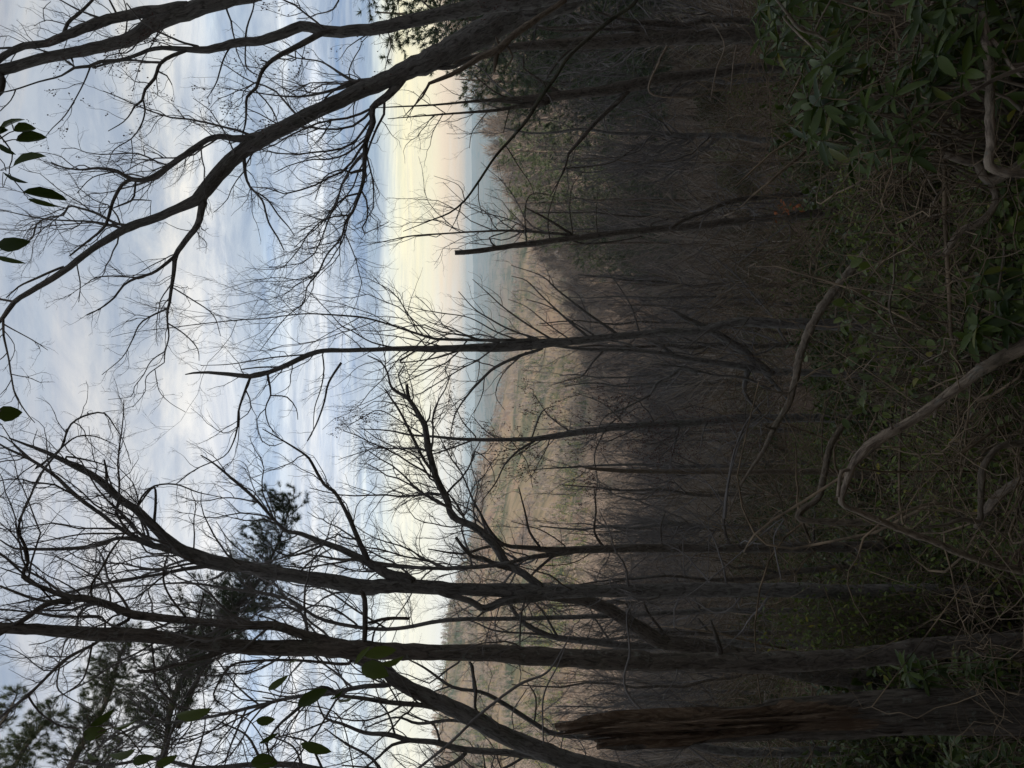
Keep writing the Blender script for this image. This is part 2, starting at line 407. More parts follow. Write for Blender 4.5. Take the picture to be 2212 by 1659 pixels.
# ------------------------------------------------------------------ traced trees
# points are "x,y,w" on ninths of the picture (A top left ... I bottom right), at 3x the 2212 px frame
OFF = {c: (737.33 * (i % 3), 553.0 * (i // 3)) for i, c in enumerate('ABCDEFGHI')}
def parse(s):
    out = []; t = None; w = 10
    for tok in s.replace(';', ' ').split():
        if tok in OFF: t = OFF[tok]; continue
        p = [float(q) for q in tok.split(',')]
        if len(p) == 3: w = p[2]
        out.append((p[0] / 3 + t[0], p[1] / 3 + t[1], w / 3))
    return out
def to_px(p):
    q = p @ np.array([[1, 0, 0], list(up), list(fw)]).T
    return np.stack([1106 - F * q[:, 1] / q[:, 2], 829.5 - F * q[:, 0] / q[:, 2]], 1)
def limb3d(s, Y, dy=0.0, y0=0.0, near=None):
    px = parse(s); pts, rad = [], []
    pre = None
    if near is not None:                       # root the limb inside the stem it grows from
        best = None
        for cp, cr in near:
            q = to_px(cp); d = np.hypot(q[:, 0] - px[0][0], q[:, 1] - px[0][1]); j = int(np.argmin(d)); lim = cr[j] * F / cp[j, 1]
            if d[j] < 2.6 * lim + 6 and (best is None or d[j] < best[0]): best = (d[j], cp[j], lim)
        if best:
            y0 = float(best[1][1]) - Y
            if best[0] > .25 * best[2]: pre = best[1]
    L = np.concatenate([[0], np.cumsum([math.dist(px[i][:2], px[i + 1][:2]) for i in range(len(px) - 1)])])
    for k, (u, v, w) in enumerate(px):
        f = L[k] / L[-1]; yy = Y + y0 + dy * f
        pts.append(P(u, v, yy)[:]); rad.append(max(w / F * yy / 2 * .90, .0015))
    if pre is not None: pts.insert(0, tuple(pre)); rad.insert(0, rad[0] * 1.1)
    return np.array(pts), np.array(rad)
def make_mesh(name, pts, rad, sides, step, bump_=.1, cap=True):
    p, r = catmull(pts, rad, step)
    r = r * (1 + .10 * np.interp(np.arange(len(r)), np.arange(0, len(r) + 6, 5)[: (len(r) + 9) // 5 + 1], rng.normal(size=(len(r) + 9) // 5 + 1)[: len(np.arange(0, len(r) + 6, 5)[: (len(r) + 9) // 5 + 1])]) * .6)
    p = p + rng.normal(size=p.shape) * (r * .05)[:, None]
    v, q, uv = tubes(p[None], r[None], sides, bump_)
    c0 = len(v); v = np.concatenate([v, p[:1], p[-1:]]); uv = np.concatenate([uv, [[0, 0], [0, 0]]])
    j = np.arange(sides); e = c0 - sides
    tri = np.concatenate([np.stack([np.full(sides, c0), (j + 1) % sides, j], -1), np.stack([np.full(sides, c0 + 1), e + j, e + (j + 1) % sides], -1)])
    return mesh_np(name, v, [q, tri], uv=uv)
def buds(ends, size=.006):
    """small closed diamonds at twig ends"""
    k = len(ends); s = size * rng.uniform(.6, 1.5, (k, 1, 1))
    dirs = np.array([[1, 0, 0], [-1, 0, 0], [0, 1, 0], [0, -1, 0], [0, 0, 1.4], [0, 0, -1.4]])[None] * s
    V = (ends[:, None] + dirs).reshape(-1, 3)
    f = np.array([[0, 2, 4], [2, 1, 4], [1, 3, 4], [3, 0, 4], [2, 0, 5], [1, 2, 5], [3, 1, 5], [0, 3, 5]])
    return V, (f[None] + (np.arange(k) * 6)[:, None, None]).reshape(-1, 3)
def twigs_mesh(name, levels, mat, parent, sides=(5, 4, 3, 3)):
    parts = []
    for (pt, r), s in zip(levels, sides):
        if len(pt): parts.append(tubes(pt, r, s))
    v, q, u = join(parts)
    return link(name, mesh_np(name, v, [q]), mat, parent, kind='stuff') if False else link(name, mesh_np(name, v, [q]), mat, parent)
def tree(name, label, cat, Y, trunk, limbs=(), mat=None, group=None, dens=1.0, sides=14, tw=1.0, bud=0, ground_it=True, trunk_twigs=.25, trop=.10, wob=.40, lean=0.0, twigmat=None):
    mat = mat or M_bark
    tp, tr = limb3d(trunk, Y, lean)
    if ground_it:
        x, y, z = tp[0]; g = hz(x, y)
        if z > g: tp = np.concatenate([[[x, y, g - .3]], tp]); tr = np.concatenate([[tr[0] * 1.25], tr])
        else: tp = tp.copy()
    root = link(name, None); base = tp[0]; root.location = base
    root['label'] = label; root['category'] = cat
    if group: root['group'] = group
    me = make_mesh('trunk', tp - base, tr, sides, max(.05, Y * .012), .12)
    link('trunk', me, mat, root)
    par = []
    p, r = catmull(tp, tr, .1); par_t = resample(p, r, 24); near = [(p, r)]
    for s in limbs:
        nm = 'limb'; y0 = 0; dyk = None
        if isinstance(s, tuple): s, dyk = s
        px = parse(s); ln = sum(math.dist(px[i][:2], px[i + 1][:2]) for i in range(len(px) - 1)) / F * Y
        dy = rng.uniform(-.28, .28) * ln if dyk is None else dyk
        # the limb starts inside its trunk
        lp, lr = limb3d(s, Y, dy, near=near); near.append(catmull(lp, lr, .1))
        link('limb', make_mesh('limb', lp - base, lr, 8 if lr.max() > .02 else 6, max(.04, Y * .008), .10), mat, root)
        p, r = catmull(lp, lr, .1); par.append(resample(p, r, 24))
    k = Y / 12.0
    lev = []
    if tw > 0:
        PL = np.array([a for a, _ in par]) - base if par else np.zeros((0, 24, 3)); RL = np.array([b for _, b in par]) if par else np.zeros((0, 24))
        l1 = grow(PL, RL, 4.6 * dens / k, .52, 10, lmin=.4 * k, lmax=2.3 * k, wob=wob, trop=trop, t0=.08) if len(PL) else None
        TT = (par_t[0] - base)[None]; TR = par_t[1][None]
        l1b = grow(TT, TR, trunk_twigs * 2.2 * dens / k, .14, 9, thk=.013, ang=(45, 80), lmin=.5 * k, lmax=1.6 * k, wob=wob, trop=trop, t0=.25, rf=.25)
        if l1 is not None: l1b = (np.pad(l1b[0], ((0, 0), (0, 0), (0, 0))), l1b[1])
        a = l1b if l1 is None else l1
        sets = [a] + ([l1b] if l1 is not None else [])
        for st in sets:
            if not len(st[0]): continue
            l2 = grow(st[0], st[1], 6.6 * dens * tw / k, .46, 7, lmin=.12 * k, lmax=.8 * k, wob=wob * 1.15, trop=trop, rmin=.0015 * k)
            l3 = grow(l2[0], l2[1], 9.0 * dens * tw / k, .55, 5, lmin=.07 * k, lmax=.36 * k, wob=wob * 1.2, trop=trop, rmin=.0013 * k)
            lev += [(st, 5), (l2, 4), (l3, 3)]
        if len(PL):
            stb = grow(PL, RL, .5 / k, .03, 3, thk=.1, ang=(40, 85), lmin=.03 * k, lmax=.14 * k, t0=.05, rf=.5, wob=.2)
            stb = (stb[0], np.maximum(stb[1][:, :1], .006 * k) * np.array([[1.2, .8, .6]]))
            lev.append((stb, 5))
        parts = [tubes(a_[0], a_[1], s_) for a_, s_ in lev if len(a_[0])]
        if parts:
            v, q, u = join(parts)
            link('crown', mesh_np('crown', v, [q]), twigmat or M_twig, root)
        if bud:
            ends = np.concatenate([a_[0][:, -1] for a_, s_ in lev if s_ == 3 and len(a_[0])] + [a_[0][:, 2] for a_, s_ in lev if s_ == 3 and len(a_[0])])
            if len(ends):
                V, fc = buds(ends, bud)
                link('buds', mesh_np('buds', V, [fc], smooth=False), M_bud, root, kind='stuff')
    return root

tree('leaning_tree', 'large grey leaning tree whose two long crooked forks cross the sky', 'tree', 12,
 "B 1900,-260,230 1450,-10,200 1100,110,180 850,250,172 620,370,160 480,430,135 330,500,112 100,600,100 A 2050,720,95 1850,820,105 1700,900,110 1580,980,105 1450,1090,95 1330,1240,85 1270,1300,72 1150,1350,60 1000,1420,56 850,1465,54 700,1550,50 560,1640,45 D 450,70,45 300,170,40 180,240,38 90,300,36 20,400,28 -60,480,20",
 [("A 1850,825,70 1790,850,70 1640,890,65 1540,900,50 1380,890,42 1200,1000,42 1050,1110,38 960,1160,36 850,1160,32 760,1110,24 640,1090,20 520,1100,14 410,1085,12 330,1050,7", -.4),
  "A 900,1165,28 850,1165,28 790,1200,26 730,1310,22 700,1420,20 660,1490,18 560,1570,14 450,1659,12",
  "A 880,1170,16 870,1270,14 850,1300,14 780,1330,12 730,1350,8",
  "A 860,1295,10 920,1295,9 980,1300,6 975,1340,5 975,1400,4",
  ("A 1320,1250,60 1300,1380,50 1280,1460,44 1200,1560,40 1140,1650,36 D 1130,30,34 1125,120,28 1110,210,24 1100,300,20 1085,350,18 1085,430,13 1095,520,11 1070,620,9 1065,690,7", .5),
  "D 1135,0,26 1050,70,24 980,115,22 880,145,20 800,190,16 740,270,14 650,340,10 560,385,7",
  "D 880,140,12 730,130,10 620,140,8 560,180,6 440,260,4", "D 1075,345,13 960,400,11 900,450,10 850,560,8 790,660,6 660,770,4",
  "D 1118,205,10 1240,280,9 1380,380,8 1430,520,4", "D 1087,435,10 1200,510,8 1280,600,7 1290,680,4", "D 1066,620,8 980,680,7 930,770,6 870,850,6 850,910,5 700,930,3",
  "D 1065,690,7 950,780,7 940,880,5 860,980,4", "D 1005,740,6 1030,870,5 1100,950,4 1200,1010,3",
  "A 870,1460,26 760,1450,20 620,1380,18 520,1350,16 445,1335,14 410,1395,13 330,1405,12 240,1450,12 210,1540,10 140,1580,10 0,1620,6",
  "D 20,410,18 25,520,15 55,660,13 75,790,12 100,900,10 160,1000,8 225,1080,5", "D 80,790,8 40,860,6 0,900,4", "D 20,440,10 110,490,7 220,550,6 310,610,4",
  "A 1580,1000,32 1590,1130,24 1620,1210,18 1700,1300,14 1740,1440,12 1800,1540,10 1840,1620,7", "A 1640,1235,11 1730,1290,11 1800,1390,10 1870,1470,8 1910,1530,5",
  ("B 470,440,62 400,510,58 300,620,50 200,700,46 205,790,42 160,920,38 150,1050,32 140,1180,28 75,1370,22 30,1430,18 0,1540,14 D 2120,-10,12 2060,110,12 1990,200,10 1970,300,8 1870,380,7 1800,460,6 1680,620,4", .3),
  "B 145,1100,20 60,1120,16 0,1100,12 A 2100,1150,8 2040,1300,5", "B 260,520,38 120,525,30 0,570,24 A 2000,620,16 1870,625,12 1650,600,8 1400,560,4",
  "B 230,520,30 100,530,26 0,480,20 A 2080,400,12 1900,370,8 1700,290,4", "D 550,0,10 500,40,9 520,180,8 510,300,5", "A 830,1490,18 620,1440,14 300,1420,10 0,1360,7",
  "D 410,70,16 200,160,14 120,200,12 40,270,8", "D 90,295,16 0,280,14 -50,270,10", "A 760,1110,10 600,1150,8 500,1250,6", "B 590,430,26 700,440,28 830,390,24 950,350,20 1090,305,18",
 ], M_bark, dens=1.25, bud=0, sides=18)

tree('forked_tree', 'corner tree with two thick parallel stems sweeping out beyond the leaning tree', 'tree', 10,
 "B 2600,-560,190 B 1200,-400,165 0,-250,150 A 1800,-110,135 1440,0,125 1200,80,112 1000,150,100 930,205,90 800,265,85 600,315,75 400,355,70 200,400,65 30,450,70 -60,480,65",
 ["A 1200,50,100 1080,75,90 950,75,82 850,95,75 750,115,65 620,150,62 500,200,60 400,240,58 300,280,52 150,300,48 60,340,46 -30,400,44",
  "A 410,235,26 440,150,22 520,80,20 600,0,16 640,-60,12", "A 700,130,18 600,100,14 500,60,12 400,5,10 300,-50,8", "A 0,480,50 15,520,46 0,590,40 -60,660,30",
  "A 760,100,16 730,40,12 700,-20,10", "A 290,140,6 280,60,5 330,10,4", "A 480,190,10 430,160,8 300,130,6 220,170,4", "A 150,310,16 60,310,16 -30,315,14", "A 800,260,12 820,180,10 820,60,8 790,-30,6",
  "A 420,360,10 330,340,8 200,310,6", "A 480,430,14 420,390,12 380,360,12", "A 740,250,8 660,230,6 600,190,4"], M_bark, dens=1.1, sides=16)

tree('slender_tree', 'slender tree with thin forking limb between the parallel stems and the leaning tree', 'tree', 9,
 "B 2500,-200,120 1400,-30,105 1000,30,100 750,70,98 500,125,88 250,180,78 0,205,74 A 2100,195,74 1950,170,66 1850,210,62 1700,260,58 1550,275,55 1400,310,52 1300,325,48 1200,318,40 1050,310,28 960,325,24 850,370,20 760,390,20 650,400,24 580,430,20 480,440,18 400,490,12 250,530,10 100,580,10 -20,605,8",
 ["A 2212,205,50 2100,210,44 1950,290,38 1830,350,32 1740,410,28 1690,480,24 1660,570,20 1600,630,18 1595,740,16 1590,800,14 1570,880,9",
  "A 1220,320,26 1120,360,24 1040,410,22 1000,510,20 940,580,18 920,650,16 870,690,12 850,730,9 800,790,7 700,850,5",
  "A 925,640,14 940,720,12 910,820,11 850,900,9 740,970,7 690,1080,4", "A 1040,405,16 950,400,14 850,390,14 740,400,14 600,440,12",
  "A 585,430,13 560,500,10 500,620,9 420,750,8 340,830,6 290,890,3", "A 480,430,13 430,395,12 380,365,10", "A 1280,300,20 1200,280,15 1080,230,13 980,180,13 900,120,11 820,20,9",
  "A 1040,470,12 1080,490,10 1100,520,8 1115,550,6", "A 1750,410,14 1700,390,10", "A 100,585,10 70,650,8 0,720,8", "A 1660,590,10 1720,650,9 1780,740,8 1800,800,6", "A 850,900,6 860,1000,5 840,1100,4",
  "A 1590,280,14 1600,180,12 1640,60,10 1650,-20,8", "A 800,380,8 770,330,7 810,290,6", "A 1500,290,14 1450,380,12 1400,540,10 1340,640,6", "A 1590,300,10 1600,440,9 1700,500,6", "A 740,400,6 700,480,5"],
 M_bark, dens=1.1, bud=.007, sides=14)

tree('dark_trunk_tree', 'dark straight trunk nearest the rhododendron edge, splitting above the brown slope', 'tree', 14,
 "C 900,205,80 700,215,92 300,225,98 0,240,102 B 1900,258,92 1600,278,82 1300,290,62 1090,305,45 950,345,34 780,390,28 600,440,22 450,500,14 300,560,8",
 ["B 2100,240,50 1900,190,34 1700,190,24 1400,200,16 1200,160,8", "C 200,240,50 0,165,46 B 2000,150,40 1800,120,20 1600,60,10", "B 1530,280,20 1450,350,14 1380,430,10 1300,560,5", "C 500,150,50 200,130,45 0,165,44"],
 M_bark2, dens=.9, trunk_twigs=.6)
tree('leaning_snag', 'pale brown dead leaning stem with a torn knot where it forks', 'dead tree', 8,
 "B 1700,-180,40 1450,0,38 1330,80,38 1200,170,50 1100,240,45 1010,330,52 900,370,40 780,450,34 650,510,30 570,540,24 530,620,14 400,760,5",
 ["B 1010,330,40 1000,380,34 990,470,12", "B 1030,300,30 1000,240,12", "B 570,545,12 500,640,8 420,780,4", "B 1060,290,20 1110,370,14 1040,470,8"], M_mid, dens=.35, tw=.6, ground_it=True)
tree('twin_stem_tree', 'tree dividing into two thin upright stems beside the green pine on the right', 'tree', 15,
 "C 480,440,62 250,470,70 0,500,75 B 2100,510,75 1900,550,80 1700,590,70 1500,610,65 1350,630,70 1200,650,60 1000,650,26 820,660,17 600,680,13 400,690,9 200,700,5",
 ["B 1330,660,55 1250,680,45 1150,690,30 1000,715,22 800,730,16 600,745,12 300,770,6", "B 1420,610,40 1300,530,20 1180,440,14 1180,380,9",
  "B 1880,560,38 1780,670,32 1650,790,30 1530,930,26 1470,1000,18 1450,1090,12 1350,1280,6", "B 1100,640,16 1000,600,12 850,480,6", "B 1460,1090,10 1600,1080,9 1760,1050,8 1900,960,6",
  "B 950,720,8 850,850,6 830,960,4", "B 1090,700,8 1050,860,6", "B 1950,560,20 2000,500,14 2060,380,9 2110,300,6"], M_bark2, dens=1.0, trunk_twigs=.5)
tree('bowed_sapling', 'thin bowed sapling slanting across the blue ridges, no thicker than a wrist', 'sapling', 7,
 "C 60,-120,30 B 1850,60,28 1500,340,25 1400,480,25 1280,650,26 1200,780,24 1100,900,21 1000,1010,18 900,1160,16 800,1300,13 700,1380,11 600,1420,8 400,1500,4",
 ["B 1070,950,9 1150,1080,7 1230,1200,5 1260,1320,4", "B 890,1180,8 890,1300,7 920,1400,4", "B 780,1320,8 740,1430,6 700,1500,4", "B 1320,560,14 1310,530,12 1370,540,9", "B 800,1300,7 760,1200,5 600,1140,3"], M_bark3, dens=.7, tw=.8)
tree('broken_top_tree', 'straight trunk snapped off flat at the skyline, right of the middle of the view', 'tree', 15,
 "C 1560,1335,64 1200,1355,68 900,1380,64 600,1410,58 300,1440,54 0,1470,50 B 2100,1480,48 1800,1510,45 1500,1545,42 1200,1580,38 1000,1610,35 850,1630,34 735,1638,30",
 ["C 1080,1260,30 800,1260,34 500,1280,36 300,1310,36 150,1370,32 0,1430,28 B 2130,1480,26", "B 1600,1535,20 1350,1510,20 1100,1495,16 900,1500,14 650,1515,12 450,1530,10 300,1560,6 100,1600,3",
  "B 1480,1510,20 1300,1400,14 1200,1350,8", "B 1000,1600,14 960,1540,10 1080,1500,8 1130,1450,5", "B 1200,1560,10 1190,1450,9 1200,1300,8 1260,1250,7 1400,1280,4", "B 1350,1550,10 1340,1400,8 1400,1200,7 1460,1050,5",
  "B 1500,1520,10 1480,1350,8 1500,1200,6 1580,1100,4", "B 1660,1520,10 1650,1400,8 1660,1250,5", "B 1500,1560,14 1600,1580,12 1800,1560,10 1950,1530,8", "C 650,1380,10 500,1350,8 400,1345,6", "B 1990,1500,16 2010,1450,14 2120,1420,10"],
 M_bark2, dens=.9, trunk_twigs=.9)
tree('centre_tree', 'tall slim tree next to the snapped trunk, brushy with steep twigs', 'tree', 12,
 "F 1180,450,78 900,440,72 600,435,68 400,425,66 250,450,60 100,490,56 E 2100,490,52 1900,510,50 1700,530,50 1500,550,54 1300,565,64 1150,580,70 1000,590,60 800,595,48 600,600,44 400,600,36 200,605,32 0,612,30 D 2100,612,30 2000,640,34 1870,700,34 1750,750,30 1620,780,32 1480,765,26 1350,755,20 1250,758,15 1200,768,7",
 ["E 1400,560,26 1250,545,26 1100,545,24 900,545,22 700,540,20 600,535,18 450,490,14 300,440,12 150,400,12 0,385,11 D 2100,378,10 1960,375,9 1700,405,8 1540,415,7 1300,440,6 1100,465,5 850,495,4 720,525,3",
  "E 1380,550,14 1200,440,12 1060,340,10 960,250,8 850,150,4", "E 1280,540,14 1100,480,12 950,400,10 860,340,8 760,230,5", "E 1150,545,12 1000,490,10 830,400,8 650,370,7 530,350,6 400,320,4",
  "E 1600,525,18 1450,400,14 1300,260,10 1200,160,8 1100,130,4", "E 1780,500,24 1620,390,18 1400,220,12 1300,130,8 1100,60,4", "E 920,550,12 750,490,8 600,440,6 430,340,4", "E 1020,560,14 850,530,10 700,460,7 560,430,4",
  "E 1930,490,14 1880,330,10 1800,200,8 1720,90,5", "E 1300,600,22 1150,650,22 1000,720,20 920,790,18 820,900,14 740,1020,10 710,1140,7 690,1250,4",
  "E 1650,520,10 1500,430,9 1350,330,7 1200,280,4", "E 1480,540,10 1350,450,8 1200,330,6 1080,280,4", "E 820,590,14 650,650,12 500,680,8 380,690,10", "E 500,600,12 380,680,12 385,690,8",
  "E 700,600,12 550,560,10 350,520,8 150,500,5", "E 380,600,14 200,560,10 60,480,8 0,450,7 D 2120,350,6 2000,230,4",
  "D 1625,780,20 1585,880,16 1545,1010,14 1540,1100,13 1510,1210,10 1450,1300,8 1290,1370,8 1200,1430,8 1140,1480,7", "D 1735,770,18 1750,850,14 1755,900,12 1720,990,9 1745,1100,7 1810,1170,5", "D 1755,905,10 1860,915,9 1920,990,7 1930,1060,5",
  "D 1870,720,12 1700,720,10 1560,735,8", "D 1720,990,8 1665,1060,7 1700,1200,7 1780,1230,6 1830,1210,5", "D 2212,690,16 2130,820,14 2100,950,12 2050,1090,10 1990,1200,7", "D 2090,640,10 2100,730,10 2080,860,8 2040,980,7 2030,1120,4",
  "D 2100,625,10 1960,640,10 1750,660,9 1500,700,7 1300,710,4", "E 1200,620,10 1050,760,8 1000,900,6 1060,1000,4", "E 1700,540,10 1850,570,9 1930,610,6", "E 640,600,10 500,720,8 420,800,5"],
 M_bark, dens=.8, trunk_twigs=1.1, trop=.14, wob=.38)
tree('curved_stem_tree', 'smaller bowed stem crossing behind the tall slim tree, forked low down', 'tree', 13,
 "F 1300,780,42 1000,765,46 900,760,46 600,750,50 400,720,46 200,690,42 0,660,38 E 2000,620,34 1800,610,28 1600,605,24 1450,590,18 1300,570,12",
 ["F 560,760,68 400,620,62 230,510,55 100,440,44 0,395,36 E 2170,365,24 2130,350,14", "E 2150,640,28 2050,570,26 1990,560,14", "F 520,745,30 620,860,26 700,950,14",
  "E 1700,610,16 1620,700,12 1560,780,9 1480,800,7 1350,840,4", "F 420,760,40 400,880,26 480,990,18 560,1080,10", "F 560,860,20 400,790,18 200,770,14 0,720,12 E 2000,700,8", "F 100,760,30 0,720,26 E 2130,780,24 2050,820,20 2000,900,16 1950,930,12 1850,900,8 1700,870,5",
  "E 2000,900,16 1850,980,12 1700,1050,9 1640,1200,6", "F 460,690,10 300,500,8 200,560,5"], M_bark, dens=.9, trunk_twigs=.7)
tree('mid_grey_tree', 'upright grey tree with budded fine crown, alone beside the ragged dead snag', 'tree', 16,
 "F 1300,1045,50 1000,1050,54 700,1050,60 300,1060,62 0,1085,58 E 2050,1090,56 1900,1100,53 1700,1120,50 1550,1140,48 1400,1165,43 1250,1185,38 1100,1190,30 900,1190,26 750,1185,20 600,1170,16 450,1160,14 300,1130,10 100,1120,5",
 ["E 860,1190,14 700,1250,12 570,1290,10 420,1325,5", "E 1250,1200,18 1150,1260,16 1060,1350,12 1000,1470,10 900,1600,5", "E 870,1170,10 790,1080,8 750,1000,6 700,900,3", "E 1000,1180,9 920,1120,7 850,1040,4",
  "E 1230,1190,12 1300,1010,9 1390,970,6", "E 1640,1150,14 1800,1040,10 1900,900,6", "E 1500,1150,10 1350,1040,8 1250,900,5", "E 1700,1140,10 1640,1290,9 1660,1450,7 1640,1600,5", "E 1100,1200,8 1200,1330,6 1240,1500,5", "E 550,1170,10 400,1080,8 250,1000,7 150,1040,6 30,1110,4",
  "E 900,1200,8 840,1330,7 880,1480,5", "E 1850,1110,10 1700,960,8 1500,880,5", "E 1950,1110,10 2080,1180,8 1950,1350,4"],
 M_bark, dens=1.7, trunk_twigs=1.5, bud=.010)
tree('tall_forked_tree', 'tall rough barked tree with a heavy crooked limb ending in a snapped tip', 'tree', 9,
 "I 2400,575,125 2212,560,112 1800,530,114 1400,525,112 1000,520,105 700,505,100 400,505,95 0,505,90 H 2000,510,88 1800,510,86 1500,510,86 1250,515,92 1000,505,86 750,500,78 600,490,88 450,480,96 300,480,95 150,490,98 0,460,98 G 2100,440,90 1900,410,80 1700,380,75 1500,340,72 1300,290,70 1150,230,66 1050,150,58 950,50,52 880,-20,46 D 800,1590,45 700,1500,45 600,1420,40 500,1370,40 400,1320,32 300,1270,26 220,1240,20 60,1180,10",
 ["G 1550,370,55 1450,360,55 1300,330,52 1150,260,46 1000,220,42 900,180,38 820,130,30 740,80,28 650,10,25 D 500,1560,30 350,1420,24 200,1320,18 50,1250,14 -30,1200,10",
  "G 880,180,28 760,170,26 600,220,26 400,240,24 200,240,20 90,235,14 0,180,9", "G 1400,345,30 1200,370,26 1000,410,24 800,440,22 600,480,20 450,520,16 250,560,12 0,610,7",
  ("H 1300,490,62 1180,400,58 1070,330,60 980,200,56 850,90,50 720,30,44 E 690,1590,52 620,1450,50 590,1350,46 560,1230,44 540,1100,40 490,1010,34 430,920,28 330,860,18 300,760,14 260,690,12 170,645,7", .7),
  "H 1110,370,40 1000,340,34 920,300,30 850,290,28 790,230,24 742,165,22", "E 440,930,26 428,880,22 423,832,20", "E 600,1400,24 540,1330,20 460,1170,20 380,1010,16 280,860,9", "E 545,1090,16 570,1050,14 580,960,5",
  "H 1350,540,50 1250,560,58 1150,560,66 1020,590,60 930,625,52 830,575,42 700,540,36 600,510,30", "H 970,620,20 920,650,16 870,690,9",
  "H 450,440,80 300,400,70 180,330,62 100,290,52 0,240,46 G 2100,200,40 1950,140,34 1850,120,28 1750,20,22 D 1640,1560,22 1500,1440,18 1380,1340,12 1300,1290,8",
  "H 170,310,42 120,200,36 60,60,28 0,-60,22 D 2160,1520,24 2100,1480,22 2020,1340,20 1980,1290,18 1840,1200,12 1700,1120,7", "G 2100,210,20 1950,270,18 1850,280,12 1700,200,6",
  "D 540,1360,10 360,1300,9 220,1240,8 240,1130,5", "D 690,1490,20 690,1400,16 675,1320,10", "G 0,440,18 -40,455,16", "G 1900,440,14 1990,340,12 2100,260,10 2212,210,7", "H 200,350,14 500,360,18 750,365,20 950,350,20 1100,325,24",
  "G 1000,60,20 D 1000,1500,14 880,1640,12", "D 880,1640,14 920,1560,13 1000,1490,12 1140,1480,10 1280,1530,8 1420,1560,5", "D 430,1300,14 600,1330,10 750,1380,6", "D 400,1240,16 460,1090,14 580,1025,12 680,1020,10 740,1100,8 800,1200,6 850,1350,4", "D 400,1240,12 500,1170,10 620,1170,8 760,1230,4",
  "D 230,1380,16 400,1240,16 430,1120,7", "G 120,60,18 180,-60,14 D 260,1420,18 400,1240,14", "H 1500,480,10 1750,440,14 1900,430,18 2100,410,20"],
 M_bark, dens=1.25, trunk_twigs=.7, sides=18)
tree('big_trunk_tree', 'thickest standing trunk in the view, dividing into two stems high up', 'tree', 7,
 "I 2500,850,172 2212,860,165 1900,865,152 1500,900,150 1200,940,145 900,960,140 500,975,132 0,975,126 H 2000,970,130 1600,955,125 1300,935,120 1000,920,116 700,910,115 400,905,115 0,890,115 G 2000,880,110 1700,880,100 1500,870,95 1300,850,90 1100,820,90 900,800,90 600,790,85 300,765,75 0,750,70 -60,745,68",
 [("H 200,880,90 0,860,80 G 2100,830,70 1950,790,62 1800,740,60 1600,730,60 1400,720,55 1200,700,55 1000,680,55 850,660,55 700,600,52 550,560,52 450,550,45 300,500,30 150,420,25 180,330,22 170,240,20 120,120,16 150,0,12", .15),
  "G 480,560,38 300,600,36 150,700,36 0,790,30 -50,820,30", "G 450,590,20 250,570,18 100,520,18 0,480,14", "G 830,700,24 700,770,22 620,850,22 420,960,20 200,1170,20 0,1330,16",
  "G 1210,690,16 1110,560,14 1060,450,14 1070,330,10 1110,230,7", "G 600,560,16 590,480,16 650,380,14 730,240,14 820,120,10 870,0,6", "G 1450,890,52 1300,950,28 1100,1000,24 980,1030,24 892,1030,23",
  "G 1280,700,12 1300,620,14 1320,540,12 1312,515,7", "H 60,970,22 G 2212,985,22 1900,960,20 1600,970,18 1480,1010,16 1400,1140,14 1390,1210,12 1500,1290,6", "H 150,850,36 155,700,36 150,560,32 120,510,28",
  "H 160,720,20 300,690,24 440,690,22", "H 200,850,14 220,760,12 300,690,10", "G 350,590,14 200,440,10 0,360,8", "G 980,830,12 1000,1000,12 1020,1130,11 1180,1290,6", "G 600,850,16 540,1080,12 400,1190,8", "G 1900,760,12 1750,690,10 1640,660,6", "G 180,1180,16 250,1290,14 400,1390,12 580,1400,7",
  "I 240,890,40 215,800,30 180,700,14", "G 660,680,14 400,680,16 200,650,14 0,630,12", "G 390,980,12 370,1130,10 440,1200,8 600,1280,4"],
 M_bark2, dens=1.2, trunk_twigs=.15, sides=20)
tree('slanting_tree', 'heavy trunk slanting from behind the rotten stump to the thickest trunk', 'tree', 7.6,
 "I 0,1800,130 H 1900,1720,125 1500,1620,116 1250,1530,114 1000,1420,108 800,1310,104 600,1220,98 400,1120,92 300,1040,84 200,990,72 60,940,50",
 ["H 310,1120,36 150,1130,32 0,1160,30 G 2100,1180,30 1900,1200,26 1650,1260,24 1400,1320,22 1150,1360,20 950,1370,18 750,1450,12 600,1540,7",
  "H 720,1290,42 500,1250,36 350,1240,34 150,1210,28 0,1190,24 G 2120,1140,26 2050,1150,30 1990,1220,28 1900,1300,24 1800,1390,20 1730,1500,16 1750,1590,10",
  "H 940,1390,34 720,1350,26 500,1370,20 350,1330,14 150,1400,8", "H 1050,1440,20 880,1300,16 870,1150,24 840,980,20", "G 1590,1290,14 1500,1500,12 1450,1659,10"], M_bark, dens=1.0, trunk_twigs=.1, sides=18)
